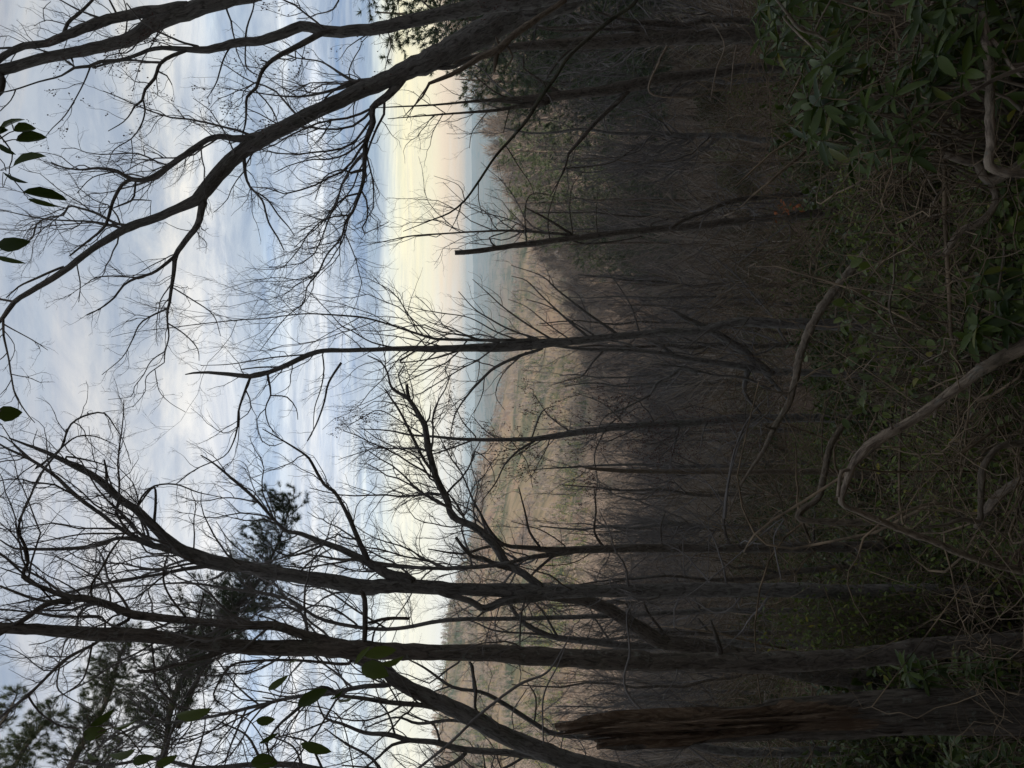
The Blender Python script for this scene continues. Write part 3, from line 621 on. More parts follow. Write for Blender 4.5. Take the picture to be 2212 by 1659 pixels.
tree('thin_forked_tree', 'thin straight trunk forking in a narrow V before the sunlit hill', 'tree', 11,
 "I 1950,225,80 1500,222,74 1100,225,69 700,230,65 300,235,60 0,235,56 H 2000,235,55 1700,240,52 1400,248,48 1250,235,38 1200,230,34 1050,210,26 950,100,18 900,0,12 E 850,1600,8",
 ["H 1480,262,38 1250,290,34 1100,325,32 950,350,30 700,365,28 500,360,26 300,340,26 100,310,24 0,310,20 G 2100,290,14 1950,270,8", "I 310,220,26 280,150,20 265,0,18 F 300,1450,14 340,1250,10 400,1100,8 410,900,5",
  "H 1700,230,20 1640,130,18 1650,0,14 E 1640,1500,8", "H 1290,230,20 1220,130,18 1190,0,14 E 1150,1500,8", "I 850,200,22 850,80,18 860,0,12", "H 1060,210,24 930,230,20 780,270,16 560,240,8", "H 1380,280,20 1260,380,16 1220,430,10", "H 2080,220,14 2070,100,10 2100,0,6",
  "H 1450,220,10 1300,120,8 1100,60,5", "H 1640,250,8 1500,330,7 1300,350,5"], M_bark2, dens=1.2, trunk_twigs=1.0)
tree('wavy_stem_tree', 'thin wavering stem running tight alongside the tall rough barked tree', 'tree', 12.5,
 "I 2050,290,54 1800,300,50 1500,310,47 1100,350,44 700,390,40 500,430,34 200,440,28 0,420,24 H 2100,415,20 1900,430,16 1700,470,9",
 ["I 600,390,20 450,355,20 330,365,18 270,320,14 190,310,9"], M_bark2, dens=.7, trunk_twigs=.8)
tree('arched_trunk_tree', 'dark arched trunk bending from behind the thickest trunk to the rough barked tree', 'tree', 9.6,
 "I 1500,1130,150 1300,1100,140 900,1060,130 500,970,125 200,900,118 H 2212,860,110 2050,830,106 1900,740,96 1750,640,90 1600,580,78 1450,560,64 1300,545,56",
 ["I 900,1040,50 1050,1060,40 1200,1090,16", "H 2100,800,20 1980,640,16 1960,560,9", "H 1900,760,16 1850,600,12 1750,570,7"], M_bark2, dens=.8, trunk_twigs=.2, sides=16)
tree('thin_back_tree', 'thin grey tree in the gap between the two biggest trunks, dividing low', 'tree', 13,
 "I 700,855,58 500,850,56 0,850,52 H 2000,870,50 1800,860,48 1600,835,46 1400,815,40 1250,760,36 1150,690,30 1100,600,22 1080,540,12",
 ["H 1480,820,24 1250,790,18 1000,770,14 880,720,9 760,680,5", "H 1400,810,18 1300,640,12 1200,540,9", "H 1750,850,14 1650,700,12 1600,600,7"], M_bark, dens=1.1, trunk_twigs=1.0)
tree('short_back_stem', 'short dark stem beside the thin grey tree above the laurel thicket', 'tree', 13.5,
 "I 640,785,36 300,785,35 0,785,33 H 2050,780,28 1900,770,20 1800,700,10", ["I 180,790,18 100,690,12"], M_bark2, dens=.8, trunk_twigs=.5)
tree('ragged_snag', 'ragged thin dead snag with stub branches standing before the brown slope', 'dead tree', 14,
 "F 1750,1450,60 1300,1430,58 900,1400,42 400,1400,34 0,1400,30 E 1900,1395,28 1750,1388,26 1620,1378,20 1555,1368,5",
 ["E 1950,1395,8 1930,1350,4", "E 2060,1400,8 2040,1350,4", "F 60,1390,8 30,1350,4"], M_mid, dens=.3, tw=.5, trunk_twigs=1.5)
tree('far_left_tree', 'thin tree with crossing branches behind the slanting trunk and rotten stump', 'tree', 11,
 "I 500,1560,60 0,1500,44 H 1800,1480,38 1400,1440,32 1300,1400,30 1050,1240,28 900,1165,26 720,1135,22 540,1010,14 400,940,7",
 ["H 860,1155,18 850,1000,20 830,970,16", "H 700,1130,14 560,1180,10 400,1260,6", "H 1250,1370,14 1260,1200,12 1200,1100,7"], M_bark, dens=1.5, trunk_twigs=1.0)
tree('knotty_left_tree', 'knotty leaning tree whose many limbs fan up past the pine boughs', 'tree', 9.5,
 "H 2212,1750,60 1700,1640,50 1300,1590,46 1070,1560,42 800,1540,40 600,1490,40 450,1480,36 300,1440,30 150,1430,24 0,1370,20 G 2100,1330,14 2050,1200,7",
 ["H 820,1545,30 700,1640,26 450,1690,20 200,1659,14 0,1640,8", "H 460,1480,24 330,1510,22 250,1580,18 150,1659,14", "H 350,1450,16 300,1300,14 210,1200,9", "H 640,1490,16 600,1380,14 480,1330,12 380,1290,6",
  "G 2150,1345,14 1950,1420,10 1700,1480,6", "H 1200,1580,20 1000,1680,20 700,1720,16 400,1760,10"], M_bark, dens=1.6, trunk_twigs=1.2)
tree('edge_left_tree', 'branchy tree farthest from the leaning tree, reaching over the pine boughs', 'tree', 10,
 "H 1500,1900,70 900,1820,60 300,1750,50 G 2100,1680,44 1900,1640,40 1600,1640,34 1300,1659,30 1000,1600,24 700,1640,18 400,1600,10",
 ["G 1050,1610,22 1120,1400,20 1200,1200,14 1330,1000,9 1400,800,5", "G 1700,1640,22 1600,1450,16 1400,1350,10", "G 2100,1690,20 2000,1500,16 1850,1450,9", "G 1950,1640,18 1900,1520,14 1700,1430,8", "G 560,1620,16 700,1470,14 860,1370,10 1100,1360,6",
  "G 1250,1640,20 1300,1500,14 1330,1350,9 1310,1100,5", "H 300,1750,30 200,1600,20 30,1500,14 G 2100,1400,7"], M_bark, dens=1.7, trunk_twigs=1.2)
tree('upper_left_tree', 'slender tree whose hazy crown fills the sky beside the thickest trunk', 'tree', 13,
 "I 900,640,40 300,640,40 H 2212,650,38 1800,670,34 1200,690,30 700,700,28 300,760,26 G 2100,700,24 1850,560,20 1500,500,18 1200,460,14 900,480,10 500,500,6",
 ["G 2000,640,14 1750,620,12 1600,700,8", "H 100,730,14 G 2150,620,12 2000,600,12 1850,520,10 1780,480,6", "G 1850,560,12 1700,360,10 1500,200,8 1400,60,5", "H 300,760,14 100,640,14 G 2100,500,12 1900,470,8 1800,400,5", "G 1300,470,10 1100,300,8 950,260,5"], M_bark, dens=1.7, trunk_twigs=1.6)


# ------------------------------------------------------------------ leaves
def leaves(org, d, length, width, droop=.25, fold=.18, roll=None, nrm_hint=None):
    """vectorised leaf blades: org (K,3), d (K,3) unit, length (K,), width (K,)"""
    K = len(org); d = nrm(d)
    h = nrm(rng.normal(size=(K, 3)) * .35 + np.array([0, 0, 1.0])) if nrm_hint is None else nrm_hint
    s = nrm(np.cross(d, h)); n = np.cross(s, d)
    if roll is not None:
        c, sn = np.cos(roll)[:, None], np.sin(roll)[:, None]; s, n = s * c + n * sn, n * c - s * sn
    t = np.array([0, .12, .38, .66, .88, 1.0]); w = np.array([.06, .55, 1.0, .92, .5, .02]) * .5
    dr = (-droop * t ** 2)[None, :, None]
    L = length[:, None, None]
    ctr = org[:, None] + d[:, None] * (t[None, :, None] * L) + n[:, None] * dr * L
    sd = s[:, None] * (w[None, :, None] * width[:, None, None])
    upf = n[:, None] * (w[None, :, None] * width[:, None, None] * fold * 2)
    V = np.stack([ctr - sd + upf, ctr, ctr + sd + upf], 2).reshape(-1, 3)
    f = []
    for r in range(5):
        for c in range(2):
            a = r * 3 + c; f.append((a, a + 1, a + 4, a + 3))
    f = np.array(f)
    return V, (f[None] + (np.arange(K) * 18)[:, None, None]).reshape(-1, 4)
def whorl(tips, dirs, k=(6, 9), L=(.10, .16), wr=.27, down=.35, spread=(50, 95)):
    O, D, LL = [], [], []
    for p, ax in zip(tips, dirs):
        m = random.randint(*k); a0 = random.random() * 6.28
        ax = Vector(ax).normalized(); t = ax.orthogonal().normalized(); b = ax.cross(t)
        for i in range(m):
            a = a0 + 6.283 * i / m + random.uniform(-.3, .3); sp = math.radians(random.uniform(*spread))
            dd = ax * math.cos(sp) + (t * math.cos(a) + b * math.sin(a)) * math.sin(sp) + Vector((0, 0, -down * random.uniform(.3, 1.6)))
            O.append(Vector(p) - ax * random.uniform(0, .02)); D.append(dd.normalized()); LL.append(random.uniform(*L))
    O = np.array(O); D = np.array(D); LL = np.array(LL)
    return O, D, LL
def arcs(A, B, sag, n=9, wob=.03):
    """curved stems between A and B (K,3)"""
    t = np.linspace(0, 1, n)[None, :, None]
    mid = (4 * t * (1 - t))
    K = len(A); off = sag[:, None, :] * mid
    w = np.cumsum(rng.normal(size=(K, n, 3)), 1) * wob; w = w - w[:, :1] * (1 - t) - w[:, -1:] * t
    return A[:, None] * (1 - t) + B[:, None] * t + off + w
def rhodo(label, tips, Y_root, v_root, group='rhododendrons in the foreground', wr=.26, L=(.08, .15), name='rhododendron', cat='shrub', mat=None, k=(6, 9)):
    tips = np.array([P(*t)[:] for t in tips])
    bx = P(1500, v_root, Y_root).x; g = hz(bx, Y_root)
    base = np.array([bx, Y_root, g - .1])
    root = link(name, None); root.location = base; root['label'] = label; root['category'] = cat
    if group: root['group'] = group
    K = len(tips)
    A = np.repeat(base[None], K, 0) + rng.normal(size=(K, 3)) * [.12, .12, .02]
    pt = arcs(A, tips, rng.normal(size=(K, 3)) * .12 + [0, 0, -.12], 12, .035)
    s = np.linspace(0, 1, 12)[None]
    R = (.013 + .006 * rng.random((K, 1))) * (1 - s) + .0028 * s
    v, q, u = tubes(pt - base, R, 6)
    link('stems', mesh_np('stems', v, [q]), M_mid, root)
    ax = nrm(pt[:, -1] - pt[:, -3]) + np.array([0, 0, .3])
    O, D, LL = whorl(tips - base, ax, k=k, L=L)
    V, f = leaves(O, D, LL, LL * wr * rng.uniform(.85, 1.2, len(LL)), droop=.18)
    link('leaves', mesh_np('leaves', V, [f]), mat or M_rhodo, root, kind='stuff')
    return root
T3 = lambda c, x, y, Y: (x / 3 + OFF[c][0], y / 3 + OFF[c][1], Y)
front = [T3('C', 800, 635, 3.3), T3('C', 1160, 610, 3.2), T3('C', 780, 740, 3.4), T3('C', 810, 890, 3.5), T3('C', 940, 410, 3.4), T3('C', 1180, 720, 3.0), T3('C', 1350, 620, 2.9),
         T3('C', 1475, 1010, 2.9), T3('C', 1240, 1000, 3.1), T3('C', 1375, 930, 3.0), T3('C', 1080, 1050, 3.3), T3('C', 1000, 800, 3.3), T3('C', 1450, 800, 3.0), T3('C', 1600, 560, 2.9), T3('C', 1100, 480, 3.3), T3('C', 950, 560, 3.5)]
front += [T3('C', random.uniform(850, 1650), random.uniform(380, 1000), random.uniform(3.1, 3.8)) for _ in range(34)]
rhodo('nearest big leaved rhododendron, its drooping leaf rosettes catching the light', front, 3.4, 260)
rhodo('big leaved rhododendron low beside a brown stem, mostly in the dark', [T3('C', 1700, 60, 2.7), T3('C', 1780, 250, 2.8)] + [T3('C', random.uniform(1500, 2250), random.uniform(-60, 640), random.uniform(2.7, 3.3)) for _ in range(46)], 3.0, 90)
rhodo('rhododendron thicket behind the nearest one, under the dark straight trunk', [T3('C', random.uniform(480, 1300), random.uniform(-80, 420), random.uniform(4.2, 6.0)) for _ in range(80)], 5.2, 20, L=(.09, .14))
rhodo('rhododendron between the two dark boles beside the rotten stump', [T3('I', random.uniform(1400, 2150), random.uniform(960, 1140), random.uniform(5.0, 5.8)) for _ in range(34)], 5.4, 1460, L=(.10, .15))
rhodo('rhododendron on the far side of the rotten stump, low in the corner', [T3('I', random.uniform(1450, 2250), random.uniform(1500, 1780), random.uniform(5.3, 6.2)) for _ in range(46)], 5.8, 1680, L=(.10, .15))
rhodo('rhododendron among the fallen pale limbs, small and very dark', [T3('F', random.uniform(1750, 2230), random.uniform(100, 620), random.uniform(2.9, 3.6)) for _ in range(36)], 3.2, 700, L=(.07, .11), wr=.34)

def clump_bush(name, label, u0, u1, v0, v1, Y0, Y1, n, ll, mat, group=None, wr=.45, twigs=90, cat='shrub', top=None):
    """evergreen bush: many upright twigs, leaves along each"""
    vc = (v0 + v1) / 2; Yc = (Y0 + Y1) / 2
    bx = P(1500, vc, Yc).x; base = np.array([bx, Yc, hz(bx, Yc) - .1])
    root = link(name, None); root.location = base; root['label'] = label; root['category'] = cat
    if group: root['group'] = group
    tips = []
    for _ in range(twigs):
        a = random.uniform(0, 6.283); rr = math.sqrt(random.random())
        uu = (u0 + u1) / 2 - (u1 - u0) / 2 * rr * math.cos(a); vv = vc + (v1 - v0) / 2 * rr * math.sin(a)
        tips.append(P(uu, vv, random.uniform(Y0, Y1))[:])
    tips = np.array(tips)
    A = np.repeat(base[None], len(tips), 0) + rng.normal(size=(len(tips), 3)) * [.2, .2, .02]
    pt = arcs(A, tips, rng.normal(size=(len(tips), 3)) * .15, 10, .05) - base
    s = np.linspace(0, 1, 10)[None]; R = np.repeat(.009 * (1 - s) + .003 * s, len(tips), 0)
    l2 = grow(pt, R, 10, .3, 5, lmin=.08, lmax=.35, t0=.45, wob=.4)
    v, q, u = join([tubes(pt, R, 4), tubes(l2[0], l2[1], 3)])
    link('stems', mesh_np('stems', v, [q]), M_mid, root)
    src = l2[0]; K = min(n, len(src) * 8); idx = rng.integers(0, len(src), K); jj = rng.integers(1, 5, K)
    O = src[idx, jj] + rng.normal(size=(K, 3)) * .012
    D = nrm(rng.normal(size=(K, 3)) + np.array([0, 0, .25]))
    LL = ll * rng.uniform(.6, 1.25, K)
    V, f = leaves(O, D, LL, LL * wr, droop=.15)
    link('leaves', mesh_np('leaves', V, [f]), mat, root, kind='stuff')
    return root
clump_bush('laurel', 'dense small leaved laurel just behind the nearest rhododendron', 1800, 1990, 325, 480, 5.5, 7.0, 4200, .042, M_laurel, 'small leaved laurels', twigs=150)
clump_bush('laurel', 'laurel thicket between the tall rough barked tree and the thickest trunk', 1640, 1925, 1290, 1405, 8.0, 9.5, 4200, .06, M_laurel, 'small leaved laurels', twigs=150)
clump_bush('laurel', 'loose laurel at the foot of the snapped trunk', 1840, 2030, 470, 620, 5.5, 7.0, 3000, .045, M_laurel, 'small leaved laurels', twigs=110)
clump_bush('laurel', 'low laurel behind the upper loop of the long pale limb', 1900, 2100, 880, 1180, 5.0, 6.6, 3600, .045, M_laurel, 'small leaved laurels', twigs=130)
clump_bush('laurel', 'laurel mound at the near edge between the two largest rhododendrons', 2010, 2240, 430, 620, 3.4, 4.4, 2400, .045, M_laurel, 'small leaved laurels', twigs=90)
clump_bush('laurel', 'laurel growing through the dark space inside the elbow of the pale limb', 1960, 2230, 840, 1110, 4.0, 5.4, 3000, .05, M_laurel, 'small leaved laurels', twigs=110)
clump_bush('laurel', 'laurel below the curved fallen stem and above the briar mat', 1880, 2120, 620, 860, 4.9, 6.0, 3400, .045, M_laurel, 'small leaved laurels', twigs=120)
clump_bush('laurel', 'laurel spread under the thickest trunk and the rough barked tree', 1980, 2140, 1130, 1420, 9.6, 10.8, 2600, .05, M_laurel, 'small leaved laurels', twigs=110)
clump_bush('briar', 'briar with bright round leaves draped over the curved fallen stem', 1830, 2080, 560, 760, 4.0, 4.8, 420, .07, M_ivy, 'leafy briars', wr=.75, twigs=60)
clump_bush('briar', 'briar with sparse hanging leaves between the two pale limbs', 1810, 1960, 760, 900, 4.0, 4.6, 150, .07, M_ivy, 'leafy briars', wr=.7, twigs=26)
clump_bush('briar', 'thick dark briar mat under the tangled vines at the near edge', 2020, 2240, 600, 860, 3.2, 4.2, 800, .06, M_ivy, 'leafy briars', wr=.6, twigs=80)

TRK = [(70, 14), (160, 15), (455, 15), (432, 15), (700, 12), (805, 13), (900, 16), (1035, 14), (1180, 11), (1207, 12.5), (1285, 9), (1440, 7), (1530, 5)]
def hides(v, Y, wpx): return any(abs(v - tv) < wpx and Y < ty for tv, ty in TRK)
def place_words(v):
    return ('under the leaning tree' if v < 350 else 'behind the snapped trunk' if v < 560 else 'behind the tall slim tree' if v < 820 else
            'around the ragged dead snag' if v < 1110 else 'behind the rough barked tree' if v < 1330 else 'behind the thickest trunk and the rotten stump')
# understory bushes down the slope: one prototype, copied
def copy_thing(root, loc, rz, sc, label=None, group=None):
    r = root.copy(); COL.objects.link(r); r.location = loc; r.rotation_euler = (0, 0, rz); r.scale = (sc, sc, sc)
    if label: r['label'] = label
    if group: r['group'] = group
    for ch in list(root.children):
        c = ch.copy(); COL.objects.link(c); c.parent = r
    return r
def bush_proto(mat, ll, n, spread=1.5, h=1.7):
    root = link('understory_bush', None); root['category'] = 'bush'
    K = 90
    a = rng.random(K) * 6.283; r = np.sqrt(rng.random(K)) * spread
    tips = np.stack([r * np.cos(a), r * np.sin(a), h * (1.05 - .5 * (r / spread) ** 2) * rng.uniform(.6, 1.05, K)], 1)
    A = rng.normal(size=(K, 3)) * [.25, .25, .02]
    pt = arcs(A, tips, rng.normal(size=(K, 3)) * .15, 8, .05); s = np.linspace(0, 1, 8)[None]; R = np.repeat(.012 * (1 - s) + .004 * s, K, 0)
    l2 = grow(pt, R, 6, .35, 5, lmin=.12, lmax=.5, t0=.35, wob=.4, rmin=.003)
    v, q, u = join([tubes(pt, R, 4), tubes(l2[0], l2[1], 3)])
    link('stems', mesh_np('stems', v, [q]), M_mid, root)
    idx = rng.integers(0, len(l2[0]), n); O = l2[0][idx, rng.integers(1, 5, n)] + rng.normal(size=(n, 3)) * .03
    LL = ll * rng.uniform(.6, 1.3, n)
    V, f = leaves(O, nrm(rng.normal(size=(n, 3)) + [0, 0, .2]), LL, LL * .45)
    link('leaves', mesh_np('leaves', V, [f]), mat, root, kind='stuff')
    return root
bp = [bush_proto(M_laurel, .085, 2600), bush_proto(M_rhodo, .13, 1900, 1.8, 2.1)]
nb = 0
for k in range(900):
    Y = random.uniform(8.5, 52) if k % 3 else random.uniform(8, 18)
    v = random.uniform(-100, 1760); x = P(1500, v, Y).x
    if float(fbm(np.array([x / 9.]), np.array([Y / 9.]), 2)[0]) < -.02 and Y > 14: continue
    if 380 < v < 1150 and Y < 14 and k % 3: continue
    if hides(v, Y, 20 + 900 / Y): continue
    z = hz(x, Y); sc = random.uniform(.55, 1.15)
    pw = place_words(v); lb = 'evergreen bush growing on the shaded slope ' + pw; gp = 'evergreen bushes ' + pw
    if nb < 2:
        r = bp[nb]; r.location = (x, Y, z - .1); r.scale = (sc,) * 3; r['label'] = lb; r['group'] = gp
    else: copy_thing(bp[k % 2], (x, Y, z - .1), random.random() * 6.28, sc, lb, gp)
    nb += 1
    if nb >= 190: break

# ------------------------------------------------------------------ bare forest down the gorge
def bare_proto(H, rad, seed, nl=21, thick=.0062):
    root = link('bare_tree', None); root['category'] = 'tree'
    n = 14; t = np.linspace(0, 1, n)
    drift = np.cumsum(rng.normal(size=(n, 3)) * [.007 * H, .007 * H, 0], 0)
    p = drift + np.stack([0 * t, 0 * t, t * H], 1); r = rad * (1 - .88 * t) + .008
    link('trunk', make_mesh('trunk', p, r, 8, .5, .12), (M_mid, M_bark2, M_bark)[seed % 3], root)
    PT, R = p[None], r[None]
    l0 = grow(PT, R, nl / H, .42, 9, thk=.02, ang=(28, 62), t0=.28, wob=.30, trop=.20, lmin=.5, lmax=H * .42, rf=.5, rmin=.01)
    l1 = grow(l0[0], l0[1], 2.9, .42, 7, t0=.1, wob=.35, trop=.15, lmin=.4, lmax=2.2, rmin=thick)
    l2 = grow(l1[0], l1[1], 3.0, .5, 5, t0=.1, wob=.4, trop=.12, lmin=.25, lmax=.9, rmin=thick)
    l3 = grow(l2[0], l2[1], 3.6, .6, 4, t0=.1, wob=.4, trop=.12, lmin=.15, lmax=.45, rmin=thick * .8)
    v, q, u = join([tubes(l0[0], l0[1], 5), tubes(l1[0], l1[1], 4), tubes(l2[0], l2[1], 3), tubes(l3[0], l3[1], 3)])
    link('crown', mesh_np('crown', v, [q]), M_twig if seed % 3 else M_twig2, root)
    return root, H
protos = [bare_proto(random.uniform(9, 13), random.uniform(.055, .125), i) for i in range(9)]
forest_pts = []
def far_enough(x, y, d): return all((x - a) ** 2 + (y - b) ** 2 > d * d for a, b in forest_pts)
nf = 0
for k in range(6000):
    Y = 18 + (random.random() ** .8) * 115
    v = random.uniform(-250, 1900); x = P(1500, v, Y).x
    if Y < 26 and 300 < v < 1250 and random.random() < .6: continue
    if not far_enough(x, Y, 1.5 + Y * .022): continue
    z = hz(x, Y); avail = (-z / Y - s_of_u(1085 if v > 300 else 960)) * Y
    if avail < 4.5: continue
    i = nf if nf < len(protos) else random.randrange(len(protos))
    pr, H = protos[i]; h = min(random.uniform(8, 15), avail * random.uniform(.75, 1.0)); sc = h / H
    pw = place_words(v); lb = 'bare leafless tree on the slope ' + pw; gp = 'bare trees ' + pw
    if nf < len(protos): pr.location = (x, Y, z - .1); pr.scale = (sc,) * 3; pr['label'] = lb; pr['group'] = gp; pr.rotation_euler = (0, 0, random.random() * 6)
    else: copy_thing(pr, (x, Y, z - .15), random.random() * 6.28, sc, lb, gp)
    forest_pts.append((x, Y)); nf += 1
    if nf >= 290: break

# far woods: masses nobody could count
def wood(name, n, r0, r1, hts, mode, mat, slivers, seed, cond=None, vr=(-500, 2200), width=.05):
    g = np.random.default_rng(seed)
    Y = np.sqrt(g.uniform(r0 ** 2, r1 ** 2, n * 3)) if mode != 'log' else np.exp(g.uniform(math.log(r0), math.log(r1), n * 3))
    v = g.uniform(*vr, n * 3); X = (829.5 - v) / F * Y
    keep = np.ones(len(Y), bool) if cond is None else cond(X, Y, v)
    X, Y = X[keep][:n], Y[keep][:n]; n = len(X); Z = hgt(X, Y)
    h = g.uniform(*hts, n); org = np.stack([X, Y, Z - .2], 1)
    S = slivers
    t = g.random((n, S)); ang = g.random((n, S)) * 6.283
    if mat is M_farneedle:
        rad = (1 - t) * .24 + .02; zz = .12 + .88 * t
        p0 = np.stack([np.cos(ang) * rad * .15, np.sin(ang) * rad * .15, zz], -1)
        p1 = np.stack([np.cos(ang) * rad, np.sin(ang) * rad, zz - .05 * g.random((n, S)) - .02], -1)
        wd = .045
    else:
        zz = .25 + .6 * t; sp = g.uniform(.1, .32, (n, S)) * (1.15 - .5 * t)
        p0 = np.stack([np.cos(ang) * sp * .2, np.sin(ang) * sp * .2, zz], -1)
        p1 = np.stack([np.cos(ang) * sp, np.sin(ang) * sp, zz + g.uniform(.08, .3, (n, S))], -1)
        wd = .010
        p0[:, 0] = [0, 0, 0]; p1[:, 0] = [0.02, 0.01, .8]; 
        p0[:, 1] = [0, 0, 0]; p1[:, 1] = [-0.02, 0.02, .75]
    H_ = h[:, None, None]
    p0 = org[:, None] + p0 * H_; p1 = org[:, None] + p1 * H_
    sd = np.cross(p1 - p0, g.normal(size=(n, S, 3))); sd = nrm(sd) * (wd * H_ * (width / .05))
    if mat is M_farneedle:
        V = np.stack([p0 - sd, p0 + sd, p1], 2)
        V[:, :, 0] += (p1 - p0) * .35; V[:, :, 1] += (p1 - p0) * .35
        V = np.stack([p0, V[:, :, 0], p1, V[:, :, 1]], 2).reshape(-1, 3)
        f = np.arange(n * S * 4).reshape(-1, 4)
    else:
        V = np.stack([p0 - sd, p0 + sd, p1], 2).reshape(-1, 3); f = np.arange(n * S * 3).reshape(-1, 3)
    lo = link(name, mesh_np(name, V, [f], smooth=False), mat, kind='stuff')
    return lo
M_fartwig = plain('far_twigs', (.27, .225, .19), var=.38, scale=.012)
M_thk = plain('thicket_twigs', (.31, .265, .215), var=.35, scale=.2)
a = wood('bare_woodland', 2600, 105, 420, (8, 13), 'sq', M_fartwig, 80, 3, width=.035)
a['label'] = 'grey brown leafless woods covering the near side of the gorge'; a['category'] = 'woods'
a = wood('bare_woodland', 9500, 400, 1500, (8, 14), 'sq', M_fartwig, 56, 4, lambda X, Y, v: fbm(X / 90. + 40, Y / 90., 3) > -.2, width=.075)
a['label'] = 'leafless woods on the sunlit hill across the valley'; a['category'] = 'woods'
a = wood('thicket', 2300, 21, 110, (3, 7.5), 'sq', M_thk, 76, 8, width=.011)
a['label'] = 'thicket of bare saplings and brush filling the gorge between the trunks'; a['category'] = 'brush'
def gcond(X, Y, v): return fbm(X / 120., Y / 120., 3) > .07
a = wood('evergreen_woodland', 4200, 330, 1500, (7, 12), 'sq', M_farneedle, 50, 5, gcond)
a['label'] = 'patches of dark evergreens on the sunlit hill'; a['category'] = 'woods'
a = wood('evergreen_woodland', 6000, 1500, 5200, (12, 20), 'sq', M_farneedle, 24, 6)
a['label'] = 'dark wooded ridges fading blue behind the sunlit hill'; a['category'] = 'woods'

# ------------------------------------------------------------------ pines
def tufts(src, n, L, per, w, rngj=(1, None), spread=.9):
    """needle bundles on twig polylines"""
    K = len(src); idx = rng.integers(0, K, n); m = src.shape[1]; j = rng.integers(1, m, n)
    o = src[idx, j]; ax = nrm(src[idx, j] - src[idx, j - 1])
    O = np.repeat(o, per, 0); A = np.repeat(ax, per, 0)
    D = nrm(A + rng.normal(size=O.shape) * spread * .6 + [0, 0, .12])
    LL = (L * rng.uniform(.6, 1.1, len(O)))[:, None]
    sd = nrm(np.cross(D, rng.normal(size=O.shape))) * w
    V = np.stack([O - sd, O + sd, O + D * LL], 1).reshape(-1, 3)
    return V, np.arange(len(V)).reshape(-1, 3)
def pine_boughs():
    Y = 14.0
    bx = P(1500, 1900, Y).x
    root = link('pine', None); z = hz(bx, Y); base = np.array([bx, Y, z - .2]); root.location = base
    root['label'] = 'tall pine beyond the view edge whose long needled boughs slope across the sky'; root['category'] = 'pine'
    top = P(-200, 1900, Y)
    tp = np.array([base, [bx + .2, Y, z + 6], [bx, Y + .1, z + 14], [bx + .1, Y, top.z]]) - base
    link('trunk', make_mesh('trunk', tp, np.array([.28, .24, .18, .08]), 14, .2), M_bark2, root)
    B = [("G 900,2100,80 1000,1750,56 1080,1500,46 1100,1300,40 1180,1080,36 1300,900,32 1450,700,28 1650,480,22 1780,250,16 1850,60,11 1880,-80,6", .5, 150, .95),
         ("G 1150,1400,40 1250,1150,34 1330,980,30 1430,800,24 1560,600,18 1700,430,12 1790,330,8", .9, 90, .8),
         ("G 300,2000,60 430,1700,46 560,1450,38 680,1250,30 740,1050,24 800,880,16 870,760,8", .2, 110, .8),
         ("G -100,1900,40 60,1700,34 180,1500,26 260,1400,16 330,1320,8", -.4, 80, .8),
         ("G -100,1500,30 20,1350,20 80,1250,14 110,1180,7", .6, 36, .55),
         ("G 500,1800,30 700,1600,20 820,1500,9", -.3, 40, .6)]
    for st, dy, n1, sp in B:
        lp, lr = limb3d(st, Y, dy)
        link('bough', make_mesh('bough', lp - base, lr, 8, .12), M_bark, root)
        p, r = catmull(lp - base, lr, .1); p, r = resample(p, r, 30)
        ln = np.linalg.norm(np.diff(p, axis=0), axis=1).sum()
        l1 = grow(p[None], r[None], 2.5 * n1 / ln, .22, 8, ang=(25, 65), lmin=.35 * sp, lmax=1.25 * sp, t0=.22, wob=.22, trop=.10, rf=.4, rmin=.003)
        l2 = grow(l1[0], l1[1], 7, .35, 5, ang=(20, 50), lmin=.12, lmax=.4, t0=.2, wob=.2, trop=.12, rmin=.002)
        v, q, u = join([tubes(l1[0], l1[1], 4), tubes(l2[0], l2[1], 3)])
        link('branchlets', mesh_np('branchlets', v, [q]), M_twig, root)
        V, f = tufts(l2[0], int(len(l2[0]) * 6.5), .115, 16, .0018)
        link('needles', mesh_np('needles', V, [f], smooth=False), M_needle, root, kind='stuff')
pine_boughs()
def pine_proto(H=14., bare=.25):
    root = link('pine', None); root['category'] = 'pine'
    p = np.array([[0, 0, 0], [.1, .05, H * .35], [0, .15, H * .7], [.05, 0, H]]); r = np.array([.2, .15, .09, .02])
    link('trunk', make_mesh('trunk', p, r, 10, .4), M_bark2, root)
    pp, rr = catmull(p, r, .2); pp, rr = resample(pp, rr, 40)
    l1 = grow(pp[None], rr[None], 9.0, .27, 8, ang=(62, 95), lmin=.5, lmax=H * .30, t0=bare, wob=.18, trop=-.01, rf=.3, rmin=.008)
    l2 = grow(l1[0], l1[1], 5.5, .42, 6, ang=(30, 60), lmin=.3, lmax=1.2, t0=.15, wob=.2, trop=.06, rmin=.005)
    v, q, u = join([tubes(l1[0], l1[1], 4), tubes(l2[0], l2[1], 3)])
    link('branchlets', mesh_np('branchlets', v, [q]), M_twig, root)
    V, f = tufts(l2[0], int(len(l2[0]) * 5.5), .24, 9, .013)
    link('needles', mesh_np('needles', V, [f], smooth=False), M_needle, root, kind='stuff')
    return root
pp0 = pine_proto()
